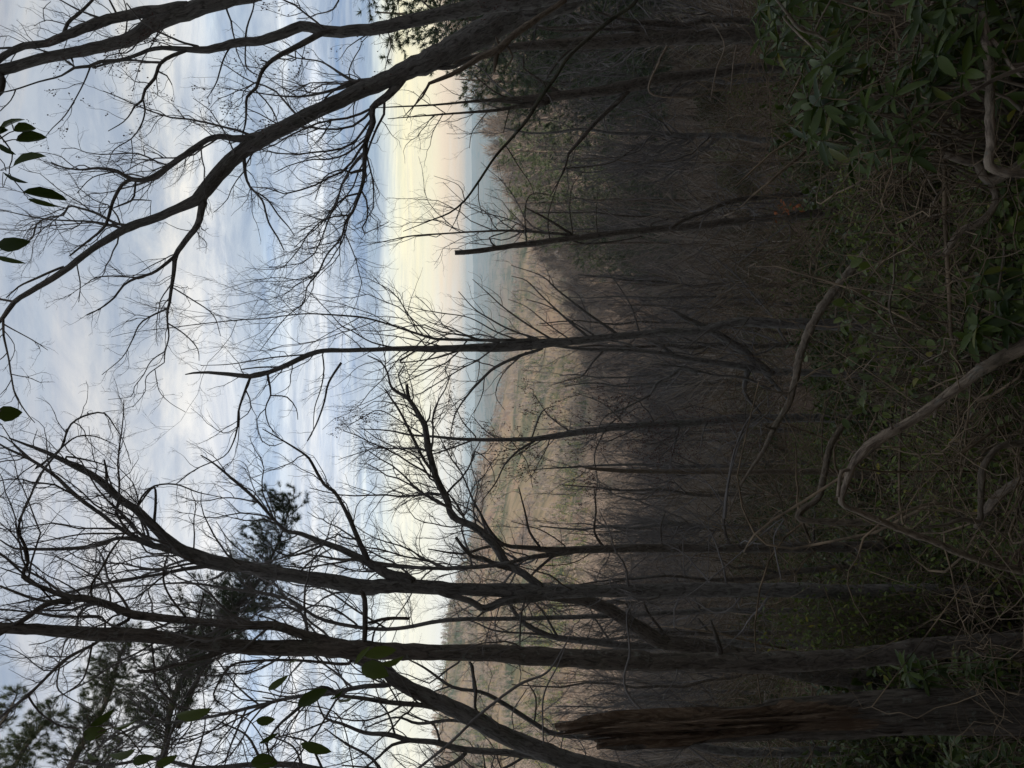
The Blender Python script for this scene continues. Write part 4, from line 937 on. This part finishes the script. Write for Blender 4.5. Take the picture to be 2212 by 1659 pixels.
pines = [(185, 975, 42, 'green pine behind the twin stem tree, its top at the skyline'), (45, 800, 34, 'pine with its needled top against the pale sky behind the leaning tree'),
         (-40, 740, 30, 'pine farthest behind the leaning tree at the edge of the view'), (120, 960, 46, 'pine filling the gap between the leaning tree and the green skyline pine'),
         (445, 1085, 75, 'small pine rising beside the snapped trunk against the blue ridges'), (500, 1150, 66, 'bushy pine low behind the snapped trunk'), (330, 1065, 95, 'small pine on the brown slope just under the blue ridges'),
         (560, 1240, 88, 'small pine low on the slope between the snapped trunk and the tall slim tree')]
for i, (v, ut, Y, lb) in enumerate(pines):
    x = P(1500, v, Y).x; z = hz(x, Y); top = P(ut, v, Y).z; sc = max(.25, (top - z) / 14.0)
    if i == 0: pp0.location = (x, Y, z - .2); pp0.scale = (sc,) * 3; pp0['label'] = lb; pp0['group'] = 'pines on the slope'
    else: copy_thing(pp0, (x, Y, z - .2), i * 1.3, sc, lb, 'pines on the slope')

# ------------------------------------------------------------------ rotten stump
def stump():
    pts, rad = limb3d("I 2500,1290,350 2212,1290,335 2000,1295,325 1700,1300,318 1400,1312,310 1000,1335,298 700,1350,288 400,1368,278 0,1397,268 H 2000,1402,262 1800,1415,252 1600,1440,235 1480,1452,215 1390,1460,205", 5.0)
    x, y, z = pts[0]; g = hz(x, y)
    if z > g: pts = np.concatenate([[[x, y, g - .4]], pts]); rad = np.concatenate([[rad[0] * 1.15], rad])
    base = pts[0].copy()
    p, r = catmull(pts - base, rad, .03); n = len(p); S = 72
    root = link('stump', None); root.location = base; root['label'] = 'big rotten broken stump with torn orange heartwood and a jagged top'; root['category'] = 'stump'
    th = np.arange(S) * 2 * np.pi / S
    tt = np.linspace(0, 1, n)
    jag = .4 + .3 * np.sin(th + 1.2) + 1.1 * np.abs(fbm(th * 2.6 + 3, th * 0 + 5, 3)) + .8 * fbm(th * 7, th * 0 + 2, 2)
    top = 1 - np.clip(jag, 0, 1.2) * .085                        # height of the rim all the way round
    V = []; L = np.arange(n) * .03
    Tn = np.gradient(p, axis=0); Tn = nrm(Tn); ref = np.array([0, 1, 0.]); A = nrm(np.cross(Tn, ref)); B = np.cross(Tn, A)
    TH, TTT = np.meshgrid(th, tt); tm = TTT * top[None]; k = tm * (n - 1); i0 = np.clip(k.astype(int), 0, n - 2); w = (k - i0)[..., None]
    C = p[i0] * (1 - w) + p[i0 + 1] * w; AA = A[i0]; BB = B[i0]; RR = (r[i0] * (1 - w[..., 0]) + r[i0 + 1] * w[..., 0])
    q = .12 * np.sign(fbm(TH / 6.283 * 9, tm * 7 + 4, 3) - .12) * np.clip((tm - .3) * 3, 0, .8) + .16 * fbm(TH / 6.283 * 14, tm * 5, 3) + .09 * fbm(TH / 6.283 * 34, tm * 9, 3) + .16 * fbm(TH / 6.283 * 3, tm * 4 + 9, 2)
    # the face turned to the light is torn open in long splinters over the upper half
    face = np.clip(np.cos(TH - FACE) * 1.6 - .25, 0, 1) * np.clip((tm - .50) * 6, 0, 1)
    q = q - face * (.26 + .30 * fbm(TH * 3, tm * 3, 2)) + face * .16 * np.sign(fbm(TH * 5, tm * 7, 2))
    RR = RR * (1 + q)
    V = C + RR[..., None] * (np.cos(TH)[..., None] * AA + np.sin(TH)[..., None] * BB)
    # inner wall going back down: a hollow shell
    Vi = C[::-1][: n // 3] + (RR[::-1][: n // 3] * .72)[..., None] * (np.cos(TH)[..., None] * AA + np.sin(TH)[..., None] * BB)[::-1][: n // 3]
    V = np.concatenate([V, Vi]); nn = len(V)
    i = np.arange(nn - 1)[:, None] * S; j = np.arange(S)[None]; j2 = (j + 1) % S
    f = np.stack([i + j, i + j2, i + S + j2, i + S + j], -1).reshape(-1, 4)
    Vf = V.reshape(-1, 3); uv = np.stack([np.tile(np.abs(th / np.pi - 1) * .9, nn), np.repeat(np.concatenate([L, L[::-1][: n // 3]]), S)], 1)
    me = mesh_np('bole', Vf, [f], uv=uv)
    # which faces are bare wood: by the tear in the mesh
    fv = face.reshape(-1); nv = n * S
    wood_ = np.zeros(len(Vf)); wood_[:nv] = fv + .5 * fbm(TH * 2, tm * 6, 3).reshape(-1) * (fv > 0); wood_[nv:] = 1
    fm = wood_[f].mean(1) > .30
    me.materials.append(M_bark2)
    m, t, b = newmat('rotten_wood')
    n1 = tnoise(t, 'UV', 24, 9, .7, (1, .22, 1), 1.4); n2 = tnoise(t, 'Object', 6, 7, .65)
    c = ramp(t, n1, [(.34, (.035, .022, .015)), (.5, (.19, .125, .080)), (.68, (.36, .27, .185))])
    c = mixc(t, ramp(t, n2, [(.5, (0, 0, 0)), (.66, (1, 1, 1))]), c, (.14, .085, .05))
    t.links.new(c, b.inputs['Base Color']); b.inputs['Roughness'].default_value = .9; bump(t, b, n1, 1, .03)
    me.materials.append(m); me.polygons.foreach_set('material_index', fm.astype(np.int32)); me.update()
    o = bpy.data.objects.new('bole', me); COL.objects.link(o); o.parent = root
FACE = 2.2
stump()

# ------------------------------------------------------------------ fallen and leaning bare branches close by
def branch(name, label, cat, Y, main, spurs=(), mat=None, dy=0, dens=0, leaf=None, group=None, down=True):
    lp, lr = limb3d(main, Y, dy)
    if down:
        x, y, z = lp[0]; g = hz(x, y)
        if z > g + .05: lp = np.concatenate([[[x + .05, y, g - .05]], lp]); lr = np.concatenate([[lr[0]], lr])
    base = lp[0].copy(); root = link(name, None); root.location = base; root['label'] = label; root['category'] = cat
    if group: root['group'] = group
    link('stem', make_mesh('stem', lp - base, lr, 12, .025, .26), mat or M_pale, root)
    par = [resample(*catmull(lp - base, lr, .05), 24)]
    for s in spurs:
        sp, sr = limb3d(s, Y, rng.uniform(-.15, .15), near=[catmull(lp, lr, .05)])
        link('spur', make_mesh('spur', sp - base, sr, 8, .03, .12), mat or M_pale, root)
        par.append(resample(*catmull(sp - base, sr, .05), 24))
    if dens:
        PL = np.array([a for a, _ in par]); RL = np.array([b_ for _, b_ in par])
        l1 = grow(PL, RL, 4 * dens, .25, 7, lmin=.08, lmax=.5, wob=.4, trop=.02, rmin=.0012); l2 = grow(l1[0], l1[1], 7, .45, 5, lmin=.04, lmax=.2, wob=.45, rmin=.001)
        v, q, u = join([tubes(l1[0], l1[1], 4), tubes(l2[0], l2[1], 3)])
        if len(l1[0]) > 14: link('twigs', mesh_np('twigs', v, [q]), mat or M_pale, root)
    return root
branch('fallen_limb', 'long pale fallen limb that kinks at a forked elbow above the dark undergrowth', 'branch', 2.9,
       "F 2400,500,100 2300,540,95 2150,620,90 1950,730,80 1800,840,70 1650,950,62 1500,1060,55 1350,1140,60 1200,1230,50 1100,1360,45 1060,1480,42 1030,1600,40 1130,1655,36 I 1140,0,36 1260,50,40 1450,130,42 1620,190,45 1800,270,45 2000,340,42 2212,390,42 2350,420,42",
       ["F 1085,1385,30 1030,1395,28 1015,1480,24 1008,1560,26", "F 1360,1130,24 1345,1090,16", "F 1960,720,30 1900,700,22", "F 1640,1000,24 1630,1045,16", "I 1290,60,18 1262,38,14", "F 1390,1160,10 1450,1240,9 1540,1290,6"], M_pale, .5, dens=.25)
branch('fallen_branch', 'curved grey fallen stem sweeping up from the snapped trunk past the slim tree', 'branch', 6.0,
       "C 1620,1360,60 1480,1400,60 1300,1530,60 F 1170,0,60 1060,130,62 960,250,62 880,370,58 820,490,55 760,640,52 740,760,48 710,880,46 680,970,44 600,1100,36 530,1250,28 450,1370,20 380,1480,14 300,1659,6",
       ["F 600,1115,20 560,1115,16 520,1095,13", "F 1030,200,24 1000,300,20 990,400,16", "F 690,890,22 600,880,14 450,840,7", "F 640,900,10 540,1030,8 420,1160,6 330,1240,4"], M_mid, 1.2, dens=.5)
branch('thick_dead_limb', 'thick dead limb arching along the near edge below the long pale limb', 'branch', 3.1, "F 2330,1180,52 2212,1210,50 2050,1240,45 1950,1370,42 1935,1500,40 1930,1650,38 I 1920,60,34 1800,50,30 1700,85,24 1555,100,18", [], M_mid, -.2, dens=.3)
branch('dead_limb', 'short slanting dead limb in the corner of the arched thick dead limb', 'branch', 3.2, "F 2300,1400,56 2212,1440,55 2060,1540,55 1960,1659,52 I 1900,100,30", [], M_mid, .3, dens=.3)
branch('upright_branch', 'smooth brown upright rhododendron stem bent at the edge of the dark leaves', 'stem', 2.7, "C 2100,1120,60 2000,900,58 1990,500,58 1985,400,62 1960,250,66 1925,90,60", ["C 1980,240,30 2060,320,26 2120,420,20 2200,500,16"], M_pale, 0, dens=.3)
branch('forked_branch', 'brown forked stem like a bent elbow under the nearest rhododendron', 'stem', 3.0, "C 2350,980,62 2212,1040,62 2100,1130,62 1975,1170,60 1905,1060,48 1850,1050,46 1700,1000,40", ["C 1990,1170,48 2030,1300,50 1950,1420,55 1800,1500,50 1700,1640,36"], M_pale, .2, dens=.35)
branch('crossing_branch', 'straight thin stem crossing in front of the brown upright rhododendron stem', 'stem', 2.5, "C 2400,380,34 2212,440,30 2050,500,28 1900,580,24 1700,660,16 1500,690,10", [], M_mid, 0, dens=.4)
branch('drooping_vine', 'pair of pale vines dropping from the edge toward the nearest rhododendron', 'vine', 3.2, "C 1650,-60,24 1630,0,22 1590,100,22 1610,200,24 1560,300,22 1510,400,18 1480,520,12", ["C 1600,230,10 1500,360,10 1470,500,8"], M_pale, 0, dens=.3, down=False)
branch('bowed_vine', 'bowed reddish vine looping in front of the rhododendron thicket', 'vine', 3.6, "C 560,-60,14 650,50,18 750,180,22 860,220,20 960,280,12", ["C 870,270,12 930,330,9 970,370,6", "C 850,220,16 900,110,14 960,0,12 980,-60,10", "C 650,110,12 760,230,14 850,310,10"], M_pale, .1, dens=.3, down=False)
branch('thin_vine', 'thin vine wandering down through the briar leaves to the long pale limb', 'vine', 3.6, "F 1370,-60,14 1370,150,14 1340,330,16 1390,500,16 1450,580,16 1600,680,15 1750,720,14 1950,745,20 2212,690,26", ["F 1100,395,9 1200,480,11 1300,520,12 1420,550,12"], M_mid, -.3, dens=.7, down=False)
branch('thin_vine', 'thin vine snaking down over the near edge beside the dark briar mat', 'vine', 3.0, "F 2085,-60,14 2080,0,14 2050,200,14 2030,320,14 2100,480,12 2180,560,12", ["F 2040,220,10 1850,170,9 1700,145,8"], M_mid, 0, dens=.5, down=False)
branch('thin_vine', 'thin vine climbing toward a rosette at the laurel behind the nearest rhododendron', 'vine', 3.2, "C 1650,1260,12 1420,880,11 1340,905,11 1200,970,10 1120,1080,8 1050,1150,5", ["C 1750,1170,18 1650,1270,18 1600,1370,16 1500,1450,12"], M_pale, 0, dens=.4, down=False)
branch('arching_vine', 'very thin vine arching between the thickest trunk and the slanting trunk', 'vine', 6.2, "I 200,1650,12 H 1870,1200,14 1870,900,14 1850,680,12 1880,600,8", ["H 1310,1500,10 1310,1200,12 1400,1000,9 1450,880,6", "H 1120,1420,8 1110,1300,8 1200,1150,7"], M_twig, .4, dens=.3, down=False)
branch('arching_vine', 'long thin vine running diagonally across the slanting trunk toward the sky', 'vine', 6.4, "H 500,1659,16 700,1500,18 900,1310,18 1150,1120,16 1330,1040,14 1440,880,10 1500,760,6", ["G 2212,1500,10"][:0], M_twig, .2, dens=.2, down=False)
branch('curling_vine', 'thin vine curling in loops before the tall rough barked tree', 'vine', 7.5, "I 640,440,9 590,180,9 620,60,7 H 2212,560,7 1880,540,6 1760,500,6 1750,430,6 1850,380,5", ["I 10,400,6 10,150,6 120,80,4", "I 160,460,5 170,100,5 150,-20,4"], M_twig, 0, dens=.5, down=False)
branch('broken_branch', 'slim lichened branch hanging broken off before the brown slope above the laurel', 'branch', 7.0, "C 60,640,9 B 2000,600,12 2060,400,18 2110,300,16", ["C 180,650,8 220,450,10 270,290,8 180,120,6", "C 310,600,8 330,400,10 350,290,9"], M_pale, 0, dens=.2, down=False)
branch('sagging_branch', 'long arching thin branch hanging over the brown slope beside the rough barked tree', 'branch', 7.8, "F 270,1700,24 290,1500,16 340,1250,12 430,1050,9 560,900,5", ["F 300,1440,10 400,1150,8 600,980,5", "F 390,1180,8 250,1240,7 120,1390,6 30,1350,5"], M_twig, .3, dens=.7, down=False)
branch('dead_pole', 'short leaning dead pole in the shade behind the elbow of the pale limb', 'branch', 6.5, "F 870,1720,44 890,1550,42 930,1350,42 960,1220,38 1040,1100,34 1100,1020,20", [], M_mid, .4, dens=.2)

# the overhanging sprays, held close to the lens
def spray(label, Y, stems, lv, group, mat=None):
    first = None; base = None; root = link('leafy_spray', None)
    for s, w in stems:
        lp, lr = limb3d(s, Y, .02)
        if base is None: base = lp[0].copy(); root.location = base
        link('stem', make_mesh('stem', lp - base, lr, 7, .02), M_mid, root)
    O, D, LL, W, Hn = [], [], [], [], []
    sp_ = np.concatenate([catmull(limb3d(s, Y, .02)[0], np.ones(len(parse(s))), .01)[0] for s, w in stems]); PA, PB = [], []
    for c, x0, y0, x1, y1, w in lv:
        a = P(*T3(c, x0, y0, Y)[:2], Y); b = P(*T3(c, x1, y1, Y)[:2], Y + random.uniform(-.04, .04)); d = b - a
        O.append(a - Vector(base)); D.append(d.normalized()); LL.append(d.length); W.append(w / 3 / F * Y * 1.25)
        hn = (Vector((random.uniform(-.9, .9), -1, random.uniform(-.2, 1.2))) - d.normalized() * 0).normalized()
        Hn.append(hn[:]); near_ = sp_[np.argmin(np.linalg.norm(sp_ - np.array(a[:]), axis=1))]; PA.append(near_); PB.append(np.array(a[:]))
    V, f = leaves(np.array([o[:] for o in O]), np.array([d[:] for d in D]), np.array(LL), np.array(W), droop=.22, fold=.28, nrm_hint=nrm(np.array(Hn)))
    pt = arcs(np.array(PA) - base, np.array(PB) - base, rng.normal(size=(len(PA), 3)) * .02, 7, .002)
    v_, q_, u_ = tubes(pt, np.full(pt.shape[:2], .0011), 5); link('petioles', mesh_np('petioles', v_, [q_]), M_mid, root, kind='stuff')
    link('leaves', mesh_np('leaves', V, [f]), mat or M_rhodo, root)
    root['label'] = label; root['category'] = 'branch'; root['group'] = group
    return root
spray('leafy spray overhead against the pale cloud, its dark leaves nibbled', 2.4,
      [("A -150,700,14 0,880,12 80,1000,8 60,1120,6 150,1240,6", 1), ("A -150,1100,12 0,1030,6 40,1110,5", 1), ("A 0,900,8 60,860,5 90,850,4", 1), ("A 20,920,8 80,905,5 110,905,4", 1), ("A -100,1580,10 0,1590,6", 1)],
      [('A', 0, 850, 135, 745, 64), ('A', 90, 850, 228, 815, 62), ('A', 105, 912, 292, 870, 66), ('A', 85, 1080, 255, 978, 72), ('A', 150, 1245, 428, 1265, 66), ('A', 20, 1115, 155, 1200, 30), ('A', 180, 1290, 350, 1335, 26), ('A', -10, 1595, 165, 1570, 70), ('A', -20, 930, 80, 1000, 30), ('A', -40, 880, 40, 830, 60)], 'leafy sprays hanging near')
spray('single oval leaf on a spray overhead between the two tree crowns', 2.4, [("D -150,1000,8 0,1020,5", 1)], [('D', -20, 1022, 132, 1017, 80), ('D', -40, 0, 130, 48, 26), ('D', -20, 1110, 18, 1080, 16)], 'leafy sprays hanging near')
spray('green spray of bent leaves in front of the thickest trunk', 2.0, [("H 260,1250,5 210,1100,5 190,1000,5 200,930,4", 1)],
      [('H', 150, 930, 350, 890, 62), ('H', 255, 975, 410, 960, 62), ('H', 130, 1005, 295, 1050, 90), ('H', 90, 985, 170, 870, 30), ('H', -20, 1215, 65, 1225, 50), ('G', 2140, 1210, 2230, 1170, 26)], 'leafy sprays hanging near', M_ivy)
spray('loose spray of yellowish leaves among the pine boughs and bare limbs', 2.0,
      [("G 2300,1700,6 2200,1330,6 1980,1250,5 1700,1200,4", 1), ("G 1900,1720,6 1780,1600,6 1600,1340,5 1340,1300,4 1140,1320,4", 1), ("G 1000,1700,6 900,1540,5 760,1400,4 560,1380,4", 1)],
      [('G', 1140, 1320, 1345, 1308, 64), ('G', 730, 1400, 885, 1372, 48), ('G', 540, 1445, 675, 1420, 64), ('G', 705, 1568, 850, 1580, 64), ('G', 585, 1385, 735, 1300, 44), ('G', 1930, 1255, 2105, 1150, 66), ('G', 1740, 1150, 1842, 1080, 36),
       ('G', 1660, 1352, 1775, 1350, 48), ('G', 1950, 1500, 2135, 1560, 54), ('G', 1625, 1620, 1795, 1620, 76), ('G', 1855, 975, 1940, 965, 24), ('G', 1680, 1500, 1800, 1440, 24), ('G', 570, 1560, 640, 1620, 40), ('G', 860, 1620, 980, 1590, 50), ('G', 1010, 1640, 1140, 1590, 44)], 'leafy sprays hanging near', M_ivy)

# dead orange leaves caught on the snapped trunk
def leaf_clump():
    c = P(*T3('C', 690, 1355, 13)[:2], 12.8); K = 26
    O = rng.normal(size=(K, 3)) * [.09, .05, .12]; D = rng.normal(size=(K, 3)); LL = rng.uniform(.06, .13, K)
    V, f = leaves(O, D, LL, LL * .5); o = link('dead_leaves', mesh_np('dead_leaves', V, [f]), M_orange)
    o.location = c; o['label'] = 'small clump of orange dead leaves caught on the snapped trunk'; o['category'] = 'leaves'
leaf_clump()

# ------------------------------------------------------------------ tangle of dry stems, and litter on the ground: nobody could count these
def tangle():
    A, B, S, R = [], [], [], []
    def add(n, u0, u1, v0, v1, Y0, Y1, L, rad, up=.3):
        for _ in range(n):
            Y = random.uniform(Y0, Y1); uu = random.uniform(u0, u1); vv = random.uniform(v0, v1)
            if hides(vv, Y, 26) and uu < 2060 and random.random() < .85: continue
            p = Vector(P(uu, vv, Y)); g = hz(p.x, p.y)
            p.z = max(p.z, g + .05) if p.z > g - .6 else g + random.uniform(.02, .3)
            l = random.uniform(.3, 1.0) * L; d = Vector((random.gauss(0, 1), random.gauss(0, .8), random.gauss(up, .6))).normalized()
            A.append(p[:]); B.append((p + d * l)[:]); S.append([random.gauss(0, .28) * l, random.gauss(0, .2) * l, random.gauss(-.05, .25) * l]); R.append(random.uniform(.5, 1.4) * rad)
    add(330, 1960, 2250, -30, 1130, 3.0, 5.0, .9, .0026)
    add(90, 2080, 2250, 1130, 1700, 3.0, 5.0, .7, .0022)
    add(340, 2000, 2240, 500, 1000, 3.0, 4.6, .8, .0030)
    add(420, 1850, 2150, -30, 1120, 5.0, 9.0, 1.5, .0040)
    add(60, 1950, 2230, -30, 1130, 3.2, 5.5, 1.6, .009)
    add(70, 1750, 2000, -30, 1700, 7.5, 14, 3.2, .020)
    add(420, 1850, 2150, 1120, 1700, 8.5, 12.0, 1.5, .0040)
    add(1400, 1650, 1950, -30, 1700, 9.0, 18.0, 2.2, .0055, .5)
    add(300, 1900, 2230, 0, 520, 2.8, 4.2, .7, .0028)
    add(2600, 1560, 1800, -60, 1720, 18, 45, 3.0, .010, .9)
    add(1600, 1450, 1650, -60, 1720, 40, 90, 4.0, .016, 1.1)
    A_, B_, S_, R_ = map(np.array, (A, B, S, R))
    pt = arcs(A_, B_, S_, 10, .02); s = np.linspace(0, 1, 10)[None]
    v, q, u = tubes(pt, R_[:, None] * (1.1 - .7 * s), 4)
    o = link('dry_stems', mesh_np('dry_stems', v, [q]), M_tangle, kind='stuff'); o['label'] = 'tangle of dry vines and twigs over the near slope'; o['category'] = 'brush'
    # fallen leaves
    n = 34000; Y = 2.5 + rng.random(n) ** 1.3 * 22; vv = rng.uniform(-150, 1800, n); X = (829.5 - vv) / F * Y
    Z = hgt(X, Y) + .02; LL = rng.uniform(.05, .12, n)
    V, f = leaves(np.stack([X, Y, Z], 1), nrm(np.stack([rng.normal(size=n), rng.normal(size=n) - .0, rng.normal(size=n) * .35 - .1], 1)), LL, LL * .55, droop=.3)
    o = link('fallen_leaves', mesh_np('fallen_leaves', V, [f]), plain('litter_leaf', (.15, .095, .055), var=.6, scale=9), kind='stuff'); o['label'] = 'brown fallen leaves lying over the slope'; o['category'] = 'leaf litter'
    # ground creepers
    n = 120000; Y = 2.6 + rng.random(n) ** 1.3 * 60; vv = rng.uniform(-150, 1800, n); X = (829.5 - vv) / F * Y
    k = fbm(X / 3.0, Y / 3.0, 2) > -.05; X, Y = X[k], Y[k]; n = len(X); Z = hgt(X, Y) + rng.random(n) * .5
    LL = rng.uniform(.03, .08, n) * (1 + Y / 22)
    V, f = leaves(np.stack([X, Y, Z], 1), nrm(np.stack([rng.normal(size=n), rng.normal(size=n), rng.normal(size=n) * .5], 1)), LL, LL * .5)
    o = link('ground_cover', mesh_np('ground_cover', V, [f]), M_laurel, kind='stuff'); o['label'] = 'low green creeper leaves over the dark slope'; o['category'] = 'ground cover'
tangle()
